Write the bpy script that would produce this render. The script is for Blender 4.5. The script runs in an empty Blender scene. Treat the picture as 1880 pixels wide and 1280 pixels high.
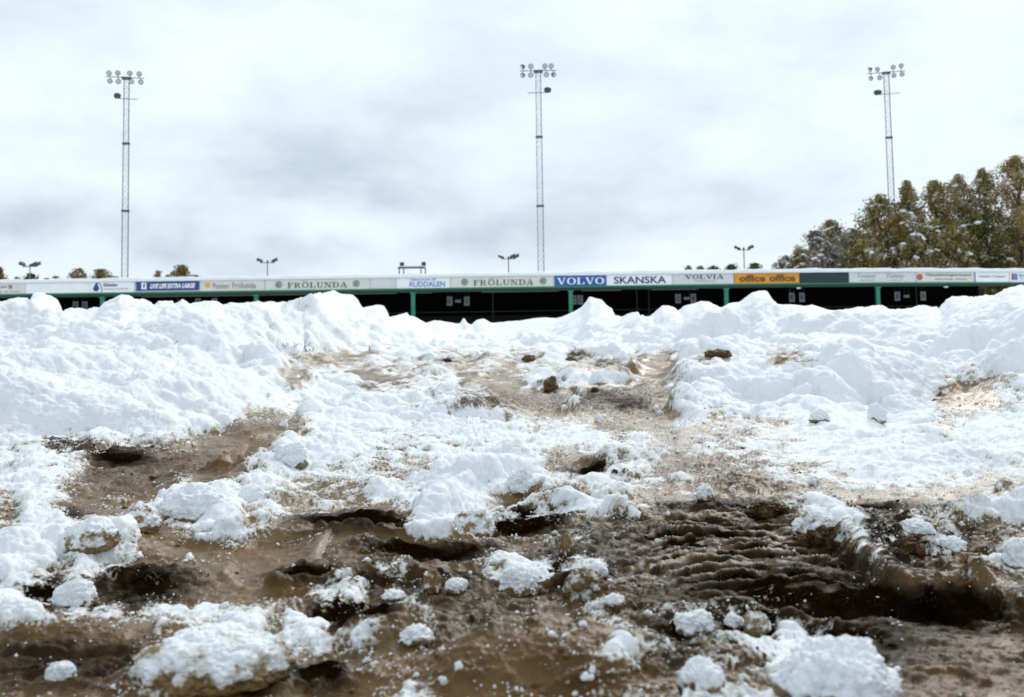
import bpy, math, random
import numpy as np
from mathutils import Matrix, Vector
C = bpy.context.scene.collection
R = math.radians
random.seed(7)
rng = np.random.default_rng(11)

# ------------------------------------------------------------------ camera
FPX, CX, CY = 2016.0, 940.0, 640.0          # focal length and image centre in photo pixels (1880 wide)
PITCH, ROLL, CAMZ = R(3.7), R(-0.8), 0.25
PY0 = 470.0                                  # principal point (the lens is shifted)
cd = bpy.data.cameras.new('camera'); cam = bpy.data.objects.new('camera', cd); C.objects.link(cam)
M3 = Matrix.Rotation(math.pi/2+PITCH, 3, 'X') @ Matrix.Rotation(ROLL, 3, 'Z')
cam.matrix_world = Matrix.Translation((0, 0, CAMZ)) @ M3.to_4x4()
cd.sensor_width = 36; cd.lens = 36*FPX/1880; cd.shift_y = -(CY-PY0)/1880
cd.clip_start = 0.05; cd.clip_end = 3000
cd.dof.use_dof = True; cd.dof.focus_distance = 1.9; cd.dof.aperture_fstop = 13.0
bpy.context.scene.camera = cam
RM = np.array(M3)

def ray(px, py):
    v = RM @ np.array([(px-CX)/FPX, -(py-PY0)/FPX, -1.0])
    return v/v[1]
def at(px, py, Y):                           # world point seen at a photo pixel, at world distance Y
    v = ray(px, py); return Vector((v[0]*Y, Y, CAMZ+v[2]*Y))
def project(X, Y, Z):
    p = np.stack([X, Y, Z-CAMZ], -1) @ RM    # = RM^T p
    w = -p[..., 2]
    return CX+FPX*p[..., 0]/w, PY0-FPX*p[..., 1]/w

# ------------------------------------------------------------------ sky, sun, exposure
SUN_EL, SUN_AZ = R(36), R(24)                # sun behind the cloud, ahead and a little right
W = bpy.data.worlds.new('World'); bpy.context.scene.world = W; W.use_nodes = True
nt = W.node_tree; nt.nodes.clear()
def N(nt, t, **k):
    n = nt.nodes.new(t)
    for a, b in k.items(): setattr(n, a, b)
    return n
def math_(nt, op, a, b=None, clamp=False):
    n = N(nt, 'ShaderNodeMath', operation=op, use_clamp=clamp)
    for i, v in enumerate((a, b)):
        if v is None: continue
        if hasattr(v, 'is_output') or hasattr(v, 'links'): nt.links.new(v, n.inputs[i])
        else: n.inputs[i].default_value = v
    return n.outputs[0]
out = N(nt, 'ShaderNodeOutputWorld'); bg = N(nt, 'ShaderNodeBackground'); bg.inputs['Strength'].default_value = 0.1
nt.links.new(bg.outputs[0], out.inputs[0])
sky = N(nt, 'ShaderNodeTexSky', sky_type='NISHITA', sun_disc=False, sun_elevation=SUN_EL, sun_rotation=SUN_AZ)
tc = N(nt, 'ShaderNodeTexCoord')
mp = N(nt, 'ShaderNodeMapping'); mp.inputs['Scale'].default_value = (2.0, 2.0, 4.2); mp.inputs['Location'].default_value = (3.1, 1.2, .4)
nt.links.new(tc.outputs['Generated'], mp.inputs[0])
n1 = N(nt, 'ShaderNodeTexNoise'); n1.inputs['Scale'].default_value = 1.9; n1.inputs['Detail'].default_value = 5; n1.inputs['Roughness'].default_value = .58
n1.inputs['Distortion'].default_value = .12
nt.links.new(mp.outputs[0], n1.inputs['Vector'])
val = math_(nt, 'MULTIPLY', math_(nt, 'SUBTRACT', n1.outputs['Fac'], .5), 1.3)
# cloud masses and thin bright places: (photo x, y, half width, half height, amount)
warp = N(nt, 'ShaderNodeTexNoise'); warp.inputs['Scale'].default_value = 7; warp.inputs['Detail'].default_value = 5
nt.links.new(tc.outputs['Generated'], warp.inputs['Vector'])
wv = N(nt, 'ShaderNodeVectorMath', operation='MULTIPLY_ADD')
nt.links.new(warp.outputs['Color'], wv.inputs[0]); wv.inputs[1].default_value = (.16, .16, .09)
ad = N(nt, 'ShaderNodeVectorMath', operation='SUBTRACT'); nt.links.new(tc.outputs['Generated'], ad.inputs[0]); ad.inputs[1].default_value = (.08, .08, .045)
nt.links.new(ad.outputs[0], wv.inputs[2])
BLOBS = [(60, 405, 150, 55, -.30), (300, 420, 90, 45, -.22), (330, 260, 420, 110, -.10), (530, 460, 160, 50, -.20),
         (760, 470, 110, 40, -.08), (960, 440, 170, 60, -.16), (620, 330, 300, 60, -.06), (1250, 330, 380, 130, -.06),
         (1500, 120, 260, 110, -.12), (800, 180, 260, 90, -.08), (120, 110, 230, 100, .12), (1390, 275, 130, 45, .10),
         (1720, 230, 170, 100, .08), (150, 460, 220, 40, .10), (650, 410, 160, 30, .12), (1150, 450, 170, 50, .10), (560, 60, 300, 70, .04),
         (1330, 40, 200, 70, .06), (1740, 60, 200, 60, -.05), (1350, 470, 160, 40, .02)]
for px, py, rx, ry, a in BLOBS:
    c = Vector(ray(px, py)).normalized()
    s = N(nt, 'ShaderNodeVectorMath', operation='SUBTRACT'); nt.links.new(wv.outputs[0], s.inputs[0]); s.inputs[1].default_value = c
    m = N(nt, 'ShaderNodeVectorMath', operation='MULTIPLY'); nt.links.new(s.outputs[0], m.inputs[0])
    m.inputs[1].default_value = (FPX/rx, FPX/rx, FPX/ry)
    l = N(nt, 'ShaderNodeVectorMath', operation='LENGTH'); nt.links.new(m.outputs[0], l.inputs[0])
    mr = N(nt, 'ShaderNodeMapRange', interpolation_type='SMOOTHSTEP')
    nt.links.new(l.outputs['Value'], mr.inputs[0]); mr.inputs[1].default_value = 0; mr.inputs[2].default_value = 1.7
    mr.inputs[3].default_value = a*1.35; mr.inputs[4].default_value = 0
    val = math_(nt, 'ADD', val, mr.outputs[0])
ramp = N(nt, 'ShaderNodeValToRGB'); cr = ramp.color_ramp
cr.elements[0].position = 0.0; cr.elements[0].color = (.42, .50, .61, 1)
cr.elements[1].position = 1.0; cr.elements[1].color = (.96, 1.02, 1.04, 1)
for p_, c_ in ((.3, (.54, .63, .735, 1)), (.52, (.72, .82, .90, 1)), (.72, (.83, .93, .985, 1))):
    e = cr.elements.new(p_); e.color = c_
nt.links.new(math_(nt, 'ADD', val, .635), ramp.inputs[0])
sc10 = N(nt, 'ShaderNodeVectorMath', operation='SCALE'); nt.links.new(ramp.outputs[0], sc10.inputs[0]); sc10.inputs['Scale'].default_value = 10.0
mx = N(nt, 'ShaderNodeMix', data_type='RGBA'); mx.inputs[0].default_value = 0.96
nt.links.new(sky.outputs[0], mx.inputs[6]); nt.links.new(sc10.outputs[0], mx.inputs[7]); nt.links.new(mx.outputs[2], bg.inputs['Color'])
sl = bpy.data.lights.new('sun', 'SUN'); so = bpy.data.objects.new('sun', sl); C.objects.link(so)
sl.energy = 2.1; sl.angle = R(26); sl.color = (1, .97, .93)
sd = Vector((math.sin(SUN_AZ)*math.cos(SUN_EL), math.cos(SUN_AZ)*math.cos(SUN_EL), math.sin(SUN_EL)))
so.rotation_euler = sd.to_track_quat('Z', 'Y').to_euler()
vs = bpy.context.scene.view_settings
vs.view_transform = 'Standard'; vs.look = 'None'; vs.exposure = 0.12; vs.gamma = 1.0; vs.use_curve_mapping = False

# ------------------------------------------------------------------ helpers
def tag(o, label=None, cat=None, group=None, kind=None):
    for k, v in (('label', label), ('category', cat), ('group', group), ('kind', kind)):
        if v: o[k] = v
    return o
def empty(name, loc, rz=0.0):
    o = bpy.data.objects.new(name, None); C.objects.link(o); o.location = loc; o.rotation_euler = (0, 0, rz); o.empty_display_size = .1
    return o
class MB:
    def __init__(s): s.v = []; s.f = []
    def quadbox(s, P):                       # 8 points: bottom 4 ccw, top 4 ccw
        b = len(s.v); s.v += [tuple(p) for p in P]
        for f in ((3, 2, 1, 0), (4, 5, 6, 7), (0, 1, 5, 4), (1, 2, 6, 5), (2, 3, 7, 6), (3, 0, 4, 7)): s.f.append(tuple(b+i for i in f))
    def box(s, x0, x1, y0, y1, z0, z1):
        s.quadbox([(x0, y0, z0), (x1, y0, z0), (x1, y1, z0), (x0, y1, z0), (x0, y0, z1), (x1, y0, z1), (x1, y1, z1), (x0, y1, z1)])
    def bar(s, a, b, r, n=6, r2=None):
        a = Vector(a); b = Vector(b); d = (b-a).normalized(); r2 = r if r2 is None else r2
        u = d.orthogonal().normalized(); w = d.cross(u); k = len(s.v)
        for p, rr in ((a, r), (b, r2)):
            for i in range(n):
                t = 2*math.pi*i/n; s.v.append(tuple(p+u*math.cos(t)*rr+w*math.sin(t)*rr))
        for i in range(n): s.f.append((k+i, k+(i+1) % n, k+n+(i+1) % n, k+n+i))
        s.f.append(tuple(k+i for i in reversed(range(n)))); s.f.append(tuple(k+n+i for i in range(n)))
    def lathe(s, c, axis, prof, n=14):       # prof: (distance along axis, radius)
        c = Vector(c); d = Vector(axis).normalized(); u = d.orthogonal().normalized(); w = d.cross(u); k = len(s.v)
        for h, r in prof:
            for i in range(n):
                t = 2*math.pi*i/n; s.v.append(tuple(c+d*h+u*math.cos(t)*r+w*math.sin(t)*r))
        for j in range(len(prof)-1):
            for i in range(n): s.f.append((k+j*n+i, k+j*n+(i+1) % n, k+(j+1)*n+(i+1) % n, k+(j+1)*n+i))
    def disc(s, c, axis, r, n=16):
        c = Vector(c); d = Vector(axis).normalized(); u = d.orthogonal().normalized(); w = d.cross(u); k = len(s.v)
        for i in range(n):
            t = 2*math.pi*i/n; s.v.append(tuple(c+u*math.cos(t)*r+w*math.sin(t)*r))
        s.f.append(tuple(range(k, k+n)))
    def build(s, name, m, parent=None, smooth=False):
        me = bpy.data.meshes.new(name); me.from_pydata(s.v, [], s.f); me.update()
        if smooth: me.shade_smooth()
        o = bpy.data.objects.new(name, me); me.materials.append(m); C.objects.link(o)
        if parent: o.parent = parent
        return o
def mat(name, col, rough=.6, metal=0., spec=.5, noise=0., nscale=3., bump=0., bscale=20.):
    m = bpy.data.materials.new(name); m.use_nodes = True; t = m.node_tree; b = t.nodes['Principled BSDF']
    b.inputs['Base Color'].default_value = (*col, 1); b.inputs['Roughness'].default_value = rough
    b.inputs['Metallic'].default_value = metal; b.inputs['Specular IOR Level'].default_value = spec
    g = N(t, 'ShaderNodeNewGeometry')
    if noise:
        n = N(t, 'ShaderNodeTexNoise'); n.inputs['Scale'].default_value = nscale; n.inputs['Detail'].default_value = 5
        t.links.new(g.outputs['Position'], n.inputs['Vector'])
        mr = N(t, 'ShaderNodeMapRange'); t.links.new(n.outputs['Fac'], mr.inputs[0]); mr.inputs[1].default_value = .3; mr.inputs[2].default_value = .7
        mr.inputs[3].default_value = 1-noise; mr.inputs[4].default_value = 1+noise*.4
        v = N(t, 'ShaderNodeVectorMath', operation='SCALE'); v.inputs[0].default_value = col; t.links.new(mr.outputs[0], v.inputs['Scale'])
        t.links.new(v.outputs[0], b.inputs['Base Color'])
    if bump:
        n = N(t, 'ShaderNodeTexNoise'); n.inputs['Scale'].default_value = bscale; n.inputs['Detail'].default_value = 4
        t.links.new(g.outputs['Position'], n.inputs['Vector'])
        bp = N(t, 'ShaderNodeBump'); bp.inputs['Strength'].default_value = bump; bp.inputs['Distance'].default_value = .02
        t.links.new(n.outputs['Fac'], bp.inputs['Height']); t.links.new(bp.outputs[0], b.inputs['Normal'])
    return m

# ---- noise on numpy arrays
PERM = rng.permutation(4096).astype(np.int32); PV = rng.random(4096).astype(np.float32)
def hsh(i, j, k): return PERM[(PERM[(PERM[i & 4095]+j) & 4095]+k) & 4095]
def vnoise(x, y, z):
    xi = np.floor(x).astype(np.int32); yi = np.floor(y).astype(np.int32); zi = np.floor(z).astype(np.int32)
    fx = (x-xi).astype(np.float32); fy = (y-yi).astype(np.float32); fz = (z-zi).astype(np.float32)
    fx = fx*fx*(3-2*fx); fy = fy*fy*(3-2*fy); fz = fz*fz*(3-2*fz)
    def g(a, b, c): return PV[hsh(xi+a, yi+b, zi+c)]
    x00 = g(0, 0, 0)*(1-fx)+g(1, 0, 0)*fx; x10 = g(0, 1, 0)*(1-fx)+g(1, 1, 0)*fx
    x01 = g(0, 0, 1)*(1-fx)+g(1, 0, 1)*fx; x11 = g(0, 1, 1)*(1-fx)+g(1, 1, 1)*fx
    return ((x00*(1-fy)+x10*fy)*(1-fz)+(x01*(1-fy)+x11*fy)*fz)*2-1
def fbm(x, y, z, o=4, gain=.5):
    r = 0; a = 1; s = 0
    for i in range(o):
        r = r+a*vnoise(x*2**i+17.3*i, y*2**i+5.1*i, z*2**i+9.7*i); s += a; a *= gain
    return r/s
def domes(x, y, z, r=.85):                   # rounded clods: union of little balls, one per cell
    xi = np.floor(x).astype(np.int32); yi = np.floor(y).astype(np.int32); zi = np.floor(z).astype(np.int32)
    best = np.full(x.shape, -1., np.float32)
    for a in (-1, 0, 1):
        for b in (-1, 0, 1):
            for c in (-1, 0, 1):
                h = hsh(xi+a, yi+b, zi+c)
                dx = x-(xi+a+PV[h]); dy = y-(yi+b+PV[(h+911) & 4095]); dz = z-(zi+c+PV[(h+2027) & 4095])
                rr = r*(.55+.45*PV[(h+3001) & 4095])
                best = np.maximum(best, rr*rr-(dx*dx+dy*dy+dz*dz))
    return np.sqrt(np.maximum(best, 0)).astype(np.float32)
def sstep(a, b, x):
    if a > b: return 1-sstep(b, a, x)
    t = np.clip((x-a)/(b-a), 0, 1); return t*t*(3-2*t)

# ------------------------------------------------------------------ ground: slush, mud and snow banks in one sheet
SNOW_MAP = """
99999999999995434565445446356437588458999999999999
999999999999836743356332646763379999999999875579 99
999999999998778888788641114211289999999999921169 99
99999999998324888998888755632345333457887773 5789 9
67436456521138887767678776784543333456777777788777
78873321113898764344799983235532222333456765545 55
77542115735976666767999987785435422233233433234 66
38721248987465432259974323576531102127611232589 99
69856722677641000039841111211000000000541124112 55
99998621112100011111124321200000000000212132025 55
98464311110000021331215752450000000000001111323 33
85364221221112334121221212122120000000000000144 44
98543535587655100134121111241125544200000000011 11
43211135668745645534211114412210010184000000000 00
11321154565783211111111111126743588986000000000 00
11111234211111001233221132111112455589998100000 00
""".strip('\n').split('\n')
SM = np.zeros((18, 47), np.float32); SM[:2] = 9
for r_, line in enumerate(SNOW_MAP):
    ds = [int(ch) for ch in line.replace(' ', '')][:47]
    ds += [ds[-1]]*(47-len(ds)); SM[r_+2] = ds
SM = SM/9.0
# dark wet mud, with the shade of hollows painted in: (photo x, y, half width, half height, amount 0..1)
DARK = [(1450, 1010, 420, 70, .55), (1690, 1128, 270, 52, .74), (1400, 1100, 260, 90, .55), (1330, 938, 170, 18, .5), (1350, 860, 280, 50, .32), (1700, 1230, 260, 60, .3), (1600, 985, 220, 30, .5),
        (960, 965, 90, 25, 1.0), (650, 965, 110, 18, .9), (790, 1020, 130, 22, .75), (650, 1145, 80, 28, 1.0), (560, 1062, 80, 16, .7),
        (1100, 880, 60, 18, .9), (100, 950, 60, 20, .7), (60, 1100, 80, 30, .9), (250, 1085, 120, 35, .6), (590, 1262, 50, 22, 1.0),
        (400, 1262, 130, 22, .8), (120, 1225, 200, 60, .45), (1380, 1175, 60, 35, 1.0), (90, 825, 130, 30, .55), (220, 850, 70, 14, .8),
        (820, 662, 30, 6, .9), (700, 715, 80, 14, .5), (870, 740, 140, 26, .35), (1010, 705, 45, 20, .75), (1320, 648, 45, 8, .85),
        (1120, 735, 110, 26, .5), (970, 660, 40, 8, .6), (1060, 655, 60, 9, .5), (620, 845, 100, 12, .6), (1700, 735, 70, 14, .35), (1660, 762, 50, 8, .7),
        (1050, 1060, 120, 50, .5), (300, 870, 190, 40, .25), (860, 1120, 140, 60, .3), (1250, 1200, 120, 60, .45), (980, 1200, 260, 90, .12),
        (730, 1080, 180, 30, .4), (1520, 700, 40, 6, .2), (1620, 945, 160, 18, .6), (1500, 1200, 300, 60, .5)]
# crest of the far bank as seen against the stand
CREST = [(-600, 545), (-300, 556), (-120, 548), (0, 559), (21, 553), (32, 552), (57, 554), (62, 541), (77, 540), (93, 546), (104, 556), (108, 566), (113, 576),
 (130, 570), (152, 572), (183, 568), (191, 559), (207, 552), (218, 545), (234, 546), (249, 552), (263, 551), (274, 558), (282, 563), (293, 556),
 (314, 556), (319, 561), (334, 552), (347, 561), (383, 556), (396, 557), (408, 563), (423, 558), (452, 556), (501, 558), (544, 557), (560, 548),
 (578, 538), (586, 539), (613, 534), (626, 540), (647, 542), (658, 553), (662, 566), (677, 562), (693, 558), (704, 560), (710, 574), (712, 582),
 (730, 577), (746, 573), (750, 578), (767, 584), (780, 592), (796, 588), (836, 594), (844, 592), (849, 584), (852, 585), (856, 593), (863, 596),
 (873, 588), (887, 586), (900, 593), (953, 590), (977, 584), (1001, 582), (1020, 584), (1046, 576), (1067, 565), (1081, 546), (1091, 547),
 (1102, 550), (1113, 561), (1121, 566), (1127, 580), (1139, 583), (1158, 574), (1171, 573), (1173, 582), (1191, 582), (1214, 561), (1224, 560),
 (1238, 565), (1243, 569), (1254, 561), (1272, 558), (1286, 552), (1299, 554), (1321, 565), (1338, 558), (1356, 557), (1380, 538), (1391, 535),
 (1406, 535), (1412, 543), (1423, 558), (1445, 558), (1475, 561), (1490, 559), (1517, 567), (1529, 570), (1552, 566), (1582, 562), (1618, 560),
 (1630, 568), (1663, 567), (1695, 559), (1722, 566), (1737, 550), (1746, 545), (1782, 547), (1811, 544), (1823, 544), (1844, 534), (1871, 527),
 (1880, 528), (2000, 520), (2200, 536), (2600, 530)]
# relief: at each photo column the (photo y, distance) of the lie of the land, near to far
COLS = {
 -600: [(810, 2.5), (695, 2.65), (640, 3.6), (600, 5.0), (566, 6.3)],
 0:   [(812, 2.5), (795, 2.53), (700, 2.62), (683, 3.0), (640, 3.9), (600, 5.2), (568, 6.3)],
 250: [(806, 2.55), (745, 2.66), (728, 2.95), (690, 3.3), (650, 4.2), (605, 5.6), (565, 6.8)],
 420: [(770, 3.1), (735, 3.3), (700, 3.9), (650, 4.8), (610, 6.2), (570, 7.6)],
 520: [(740, 3.9), (705, 4.2), (660, 5.6), (640, 7.2), (600, 8.4), (568, 9.2)],
 620: [(642, 10.5), (632, 11.0), (590, 11.8), (560, 12.3)],
 760: [(634, 12.5), (620, 13.0), (600, 14.0), (588, 14.6)],
 900: [(630, 13.0), (612, 14.0), (600, 14.6), (594, 15.0)],
 1090: [(632, 11.5), (612, 12.2), (590, 12.8), (572, 13.2)],
 1220: [(690, 5.6), (655, 7.6), (640, 8.6), (610, 9.6), (575, 10.6)],
 1380: [(750, 3.45), (700, 3.9), (672, 5.0), (640, 6.6), (600, 8.0), (562, 9.4)],
 1540: [(772, 3.1), (720, 3.25), (670, 3.6), (650, 4.6), (610, 6.6), (570, 8.3)],
 1700: [(772, 3.15), (745, 3.55), (715, 3.9), (680, 4.5), (630, 5.4), (600, 6.3), (568, 7.2)],
 1880: [(772, 3.15), (715, 3.4), (650, 4.1), (600, 4.8), (545, 5.6)],
 2500: [(772, 3.1), (715, 3.4), (650, 4.1), (600, 4.8), (545, 5.6)]}
# mounds: (photo x, photo y of centre on the ground, half width px, depth/width ratio, height px)
MOUNDS = [(990, 1290, 250, .8, 125), (380, 1262, 120, .6, 50), (700, 1010, 200, .5, 18), (480, 990, 90, .7, 22), (830, 900, 110, 1.2, 42), (940, 880, 60, 1.3, 40),
          (520, 850, 80, 1.5, 42), (640, 860, 120, .9, 22), (800, 770, 130, .9, 32), (660, 775, 120, .9, 18), (490, 805, 60, .8, 18),
          (150, 1020, 110, .7, 52), (30, 1050, 60, .8, 45), (40, 1150, 90, .5, 32), (90, 905, 110, .9, 28), (20, 880, 70, .9, 20),
          (1030, 900, 70, .6, 26), (1150, 860, 70, .9, 30), (1000, 950, 100, .35, 30), (1640, 1010, 120, .6, 32), (1760, 990, 90, .8, 36), (1870, 960, 80, .9, 52),
          (1500, 975, 90, .7, 34), (1430, 945, 60, .6, 22), (1860, 1085, 90, .7, 40), (1340, 1150, 70, .6, 20), (1080, 1090, 50, .8, 26),
          (730, 1190, 130, .45, 40), (140, 1180, 170, .5, 36), (1450, 720, 110, .8, 26), (1570, 700, 70, 1, 30), (1520, 745, 60, .8, 36), (1300, 740, 110, .8, 16),
          (1200, 752, 60, .7, 20), (1640, 860, 180, .8, 16), (1840, 860, 110, .9, 24), (1750, 820, 100, .8, 20), (1400, 900, 140, .6, 20), (860, 710, 60, .8, 8),
          (1010, 712, 28, .6, 18), (970, 660, 26, .6, 9), (1060, 658, 30, .6, 11), (1320, 655, 40, .5, 12), (600, 720, 90, .8, 12), (480, 700, 60, .7, 18),
          (350, 640, 90, .8, 20), (130, 640, 70, .8, 22), (410, 668, 60, .7, 20), (1740, 690, 60, .8, 22), (1830, 690, 70, .8, 22), (1420, 660, 70, .8, 20),
          (1780, 640, 60, .8, 26), (600, 630, 60, .5, 22), (1100, 620, 50, .5, 12), (1310, 620, 60, .8, 18), (1500, 640, 80, .8, 16)]
# hollows and ridges along lines: points in photo px, half width px, height px, side step (raises the ground to the right of the line's direction)
LINES = [([(1545, 1012), (1590, 1050), (1640, 1092), (1690, 1112), (1740, 1098), (1775, 1086), (1830, 1112), (1890, 1150), (1990, 1200)], 16, 26, 38),
         ([(1560, 985), (1640, 1000), (1720, 1010), (1800, 985), (1850, 955)], 14, 22, 0),
         ([(420, 1040), (412, 1062), (440, 1085), (500, 1098), (560, 1102)], 11, 10, 0),
         ([(510, 1000), (620, 1004), (740, 1014), (860, 1012)], 14, 16, 0),
         ([(600, 1010), (575, 1040), (590, 1066)], 10, 10, 0),
         ([(500, 1095), (640, 1088), (720, 1078), (860, 1062)], 13, 20, 0),
         ([(300, 1000), (400, 1006), (480, 990)], 10, 10, 0),
         ([(1120, 955), (1200, 972), (1300, 965), (1420, 960)], 11, 16, 0),
         ([(1060, 1085), (940, 1100), (860, 1150), (800, 1185)], 10, 14, 0),
         ([(1230, 1150), (1380, 1148), (1520, 1165), (1560, 1172)], 9, 12, 0),
         ([(0, 690), (100, 700), (220, 716), (330, 740), (420, 770)], 26, 16, 0),
         ([(410, 868), (520, 838), (640, 850)], 26, 20, 0),
         ([(760, 975), (850, 925), (960, 882)], 26, 20, 0),
         ([(1230, 690), (1400, 706), (1540, 690)], 30, 14, 0)]
PITS = [(960, 985, 90, .5, 24), (650, 1160, 75, .5, 34), (560, 1075, 70, .4, 12), (1640, 1140, 130, .6, 22), (1720, 1090, 40, .6, 22), (1384, 1190, 34, .8, 34), (590, 1275, 36, .7, 34),
        (1800, 1030, 60, .7, 30), (1100, 885, 50, .5, 16), (800, 1035, 90, .4, 16), (90, 1105, 60, .5, 18), (210, 860, 60, .5, 10), (640, 975, 90, .35, 14), (1300, 945, 120, .4, 18), (1560, 960, 60, .5, 22)]

cols = np.concatenate([np.linspace(-4200, -460, 70)[:-1], np.arange(-460, 2340, 2.1), np.linspace(2340, 6000, 70)])
rows = np.concatenate([np.exp(np.linspace(math.log(.42), math.log(17), 760)), np.exp(np.linspace(math.log(17), math.log(900), 70))[1:]])
S = (cols-CX)/FPX; nc, nr = len(cols), len(rows)
def z_of(px, py, d):
    v = ray(px, py); return CAMZ+v[2]*d
cpx = sorted(COLS)
Z = np.zeros((nr, len(cpx)))
dcs = []
for i, px in enumerate(cpx):
    pts = [(.3, 0), (COLS[px][0][1]*.93, 0.0)]+[(d, z_of(px, y, d)) for y, d in COLS[px]]
    if px in (620, 760, 900, 1090): pts = [(.3, 0), (5, 0), (COLS[px][0][1]*.9, .04)]+[(d, z_of(px, y, d)) for y, d in COLS[px]]
    dl = np.log([p[0] for p in pts]); Z[:, i] = np.interp(np.log(rows), dl, [p[1] for p in pts]); dcs.append(COLS[px][-1][1])
Zc = np.zeros((nr, nc))
cc = np.clip(cols, cpx[0], cpx[-1])
for r_ in range(nr): Zc[r_] = np.interp(cc, cpx, Z[r_])
dc = np.interp(cc, cpx, dcs)
def blur1(a, k, axis):
    ker = np.exp(-np.linspace(-2, 2, 2*k+1)**2); ker /= ker.sum()
    pad = [(0, 0), (0, 0)]; pad[axis] = (k, k); ap = np.pad(a, pad, mode='edge')
    o = np.zeros_like(a)
    for i, w in enumerate(ker):
        sl_ = [slice(None), slice(None)]; sl_[axis] = slice(i, i+a.shape[axis]); o += w*ap[tuple(sl_)]
    return o
Zc = blur1(Zc, 42, 1); Zc = blur1(Zc, 7, 0); dc = blur1(dc[None], 28, 1)[0]
ycr = np.interp(cols, [c[0] for c in CREST], [c[1] for c in CREST])
zt = np.array([z_of(p, y, d) for p, y, d in zip(cc, ycr, dc)])
RW = rows[:, None]
zcur = np.array([np.interp(dc[j], rows, Zc[:, j]) for j in range(nc)])
up = sstep(.72, 1.0, RW/dc[None])
shf = (vnoise(S[None]*RW*2.2, RW*2.4, 0*RW)*9+vnoise(S[None]*RW*7, RW*7, 0*RW+5)*5)*(1-sstep(.88, .985, RW/dc[None]))
jj = np.clip(np.arange(nc)[None]+np.where(np.abs(S[None]) < .7, shf, 0), 0, nc-1).astype(int)
dlt = (zt-zcur)[jj]; dlt = blur1(dlt, 2, 1)
dlt = dlt*sstep(.9, .98, 1-sstep(.9, .985, RW/dc[None])*.15)*0+np.where(RW/dc[None] > .985, (zt-zcur)[None], dlt)
Zc = Zc+dlt*up
fall = 1-sstep(0, 1, (RW-dc[None]*1.004)/(1.3+.06*dc[None]))
zpeak = zt[None]
Zc = np.where(RW > dc[None], zpeak*fall, Zc)
far = sstep(16, 60, RW)
X = (S[None]*RW); Y = RW+0*S[None]
def wpt(px, py):                             # ground-level world point under a photo pixel
    v = ray(px, py); t = -CAMZ/v[2]; return v[0]*t, t
rows0 = rows
def surf_pt(px, py):                         # point of the lie of the land seen at a photo pixel (marching along the ray)
    v = ray(px, py); j = int(np.clip(np.searchsorted(cols, CX+FPX*v[0]), 1, nc-1))
    zr = CAMZ+v[2]*rows0; idx = np.argmax(Zc[:, j] >= zr)
    if Zc[idx, j] < zr[idx]: idx = nr-1
    return v[0]*rows0[idx], rows0[idx]
dz = np.zeros_like(Zc); crn = np.zeros_like(Zc)
for px, py, rx, ratio, h in MOUNDS+[(a, b, c, e, -g) for a, b, c, e, g in PITS]:
    x0, y0 = surf_pt(px, py); r = rx*y0/FPX; hh = h*y0/FPX
    nzx = 1+.0*X
    q = ((X-x0)/r)**2+((Y-y0)/(r*ratio))**2
    m = q < 9
    if not m.any(): continue
    qq = q[m]*(1+.35*vnoise(X[m]/r*1.7+px, Y[m]/r*1.7, np.zeros(m.sum())))
    dz[m] += hh*np.exp(-qq**1.15*1.1)
for pts, w, h, stp in LINES:
    P = [surf_pt(*p) for p in pts]; sc_ = np.mean([p[1] for p in P])/FPX; w_, h_, s_ = w*sc_, h*sc_, stp*sc_
    xs = [p[0] for p in P]; ys = [p[1] for p in P]; mrg = w_*8
    m = (X > min(xs)-mrg) & (X < max(xs)+mrg) & (Y > min(ys)-mrg) & (Y < max(ys)+mrg)
    xx = X[m]+w_*.5*vnoise(X[m]/w_/2, Y[m]/w_/2, 0*X[m]); yy = Y[m]+w_*.5*vnoise(X[m]/w_/2+9, Y[m]/w_/2, 0*X[m])
    best = np.full(xx.shape, 1e9); side = np.zeros(xx.shape)
    for (ax, ay), (bx, by) in zip(P[:-1], P[1:]):
        ux, uy = bx-ax, by-ay; L2 = ux*ux+uy*uy+1e-12
        t = np.clip(((xx-ax)*ux+(yy-ay)*uy)/L2, 0, 1); dx_ = xx-ax-t*ux; dy_ = yy-ay-t*uy
        dd = np.hypot(dx_, dy_); k = dd < best; best = np.where(k, dd, best); side = np.where(k, np.sign(ux*dy_-uy*dx_), side)
    g = h_*np.exp(-(best/w_)**2*1.2)
    if stp: g = g+s_*(.5+.5*np.tanh(side*best/w_*.9))*np.exp(-(best/(w_*5))**2)-.35*s_*(.5-.5*np.tanh(side*best/w_*.9))*np.exp(-(best/(w_*5))**2)
    dz[m] += g
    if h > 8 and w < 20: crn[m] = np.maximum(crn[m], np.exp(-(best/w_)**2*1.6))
Zb = Zc+dz*(1-sstep(.84, .97, RW/dc[None]))*(RW < dc[None])
def sample(Mp, px, py):
    gx = np.clip(px/40-.5, 0, 45.999); gy = np.clip((py-560)/40-.5, 0, 16.999)
    i = gx.astype(int); j = gy.astype(int); fx = gx-i; fy = gy-j; fx = fx*fx*(3-2*fx); fy = fy*fy*(3-2*fy)
    return (Mp[j, i]*(1-fx)+Mp[j, i+1]*fx)*(1-fy)+(Mp[j+1, i]*(1-fx)+Mp[j+1, i+1]*fx)*fy
def cover(X, Y, Zb):
    PXb, PYb = project(X, Y, Zb)
    wx = 26*fbm(X*7, Y*7, 0*X, 3); wy = 14*fbm(X*7+40, Y*7, 0*X, 3)
    cov = sample(SM, PXb+wx, PYb+wy)
    cov = np.where(np.abs(PXb-CX) > 1000, np.clip(cov+.15, 0, 1), cov)
    return PXb, PYb, np.where((Y > dc[None]*.85) | (PYb < 610), 1.0, cov)
PXb, PYb, cov = cover(X, Y, Zb)
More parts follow.
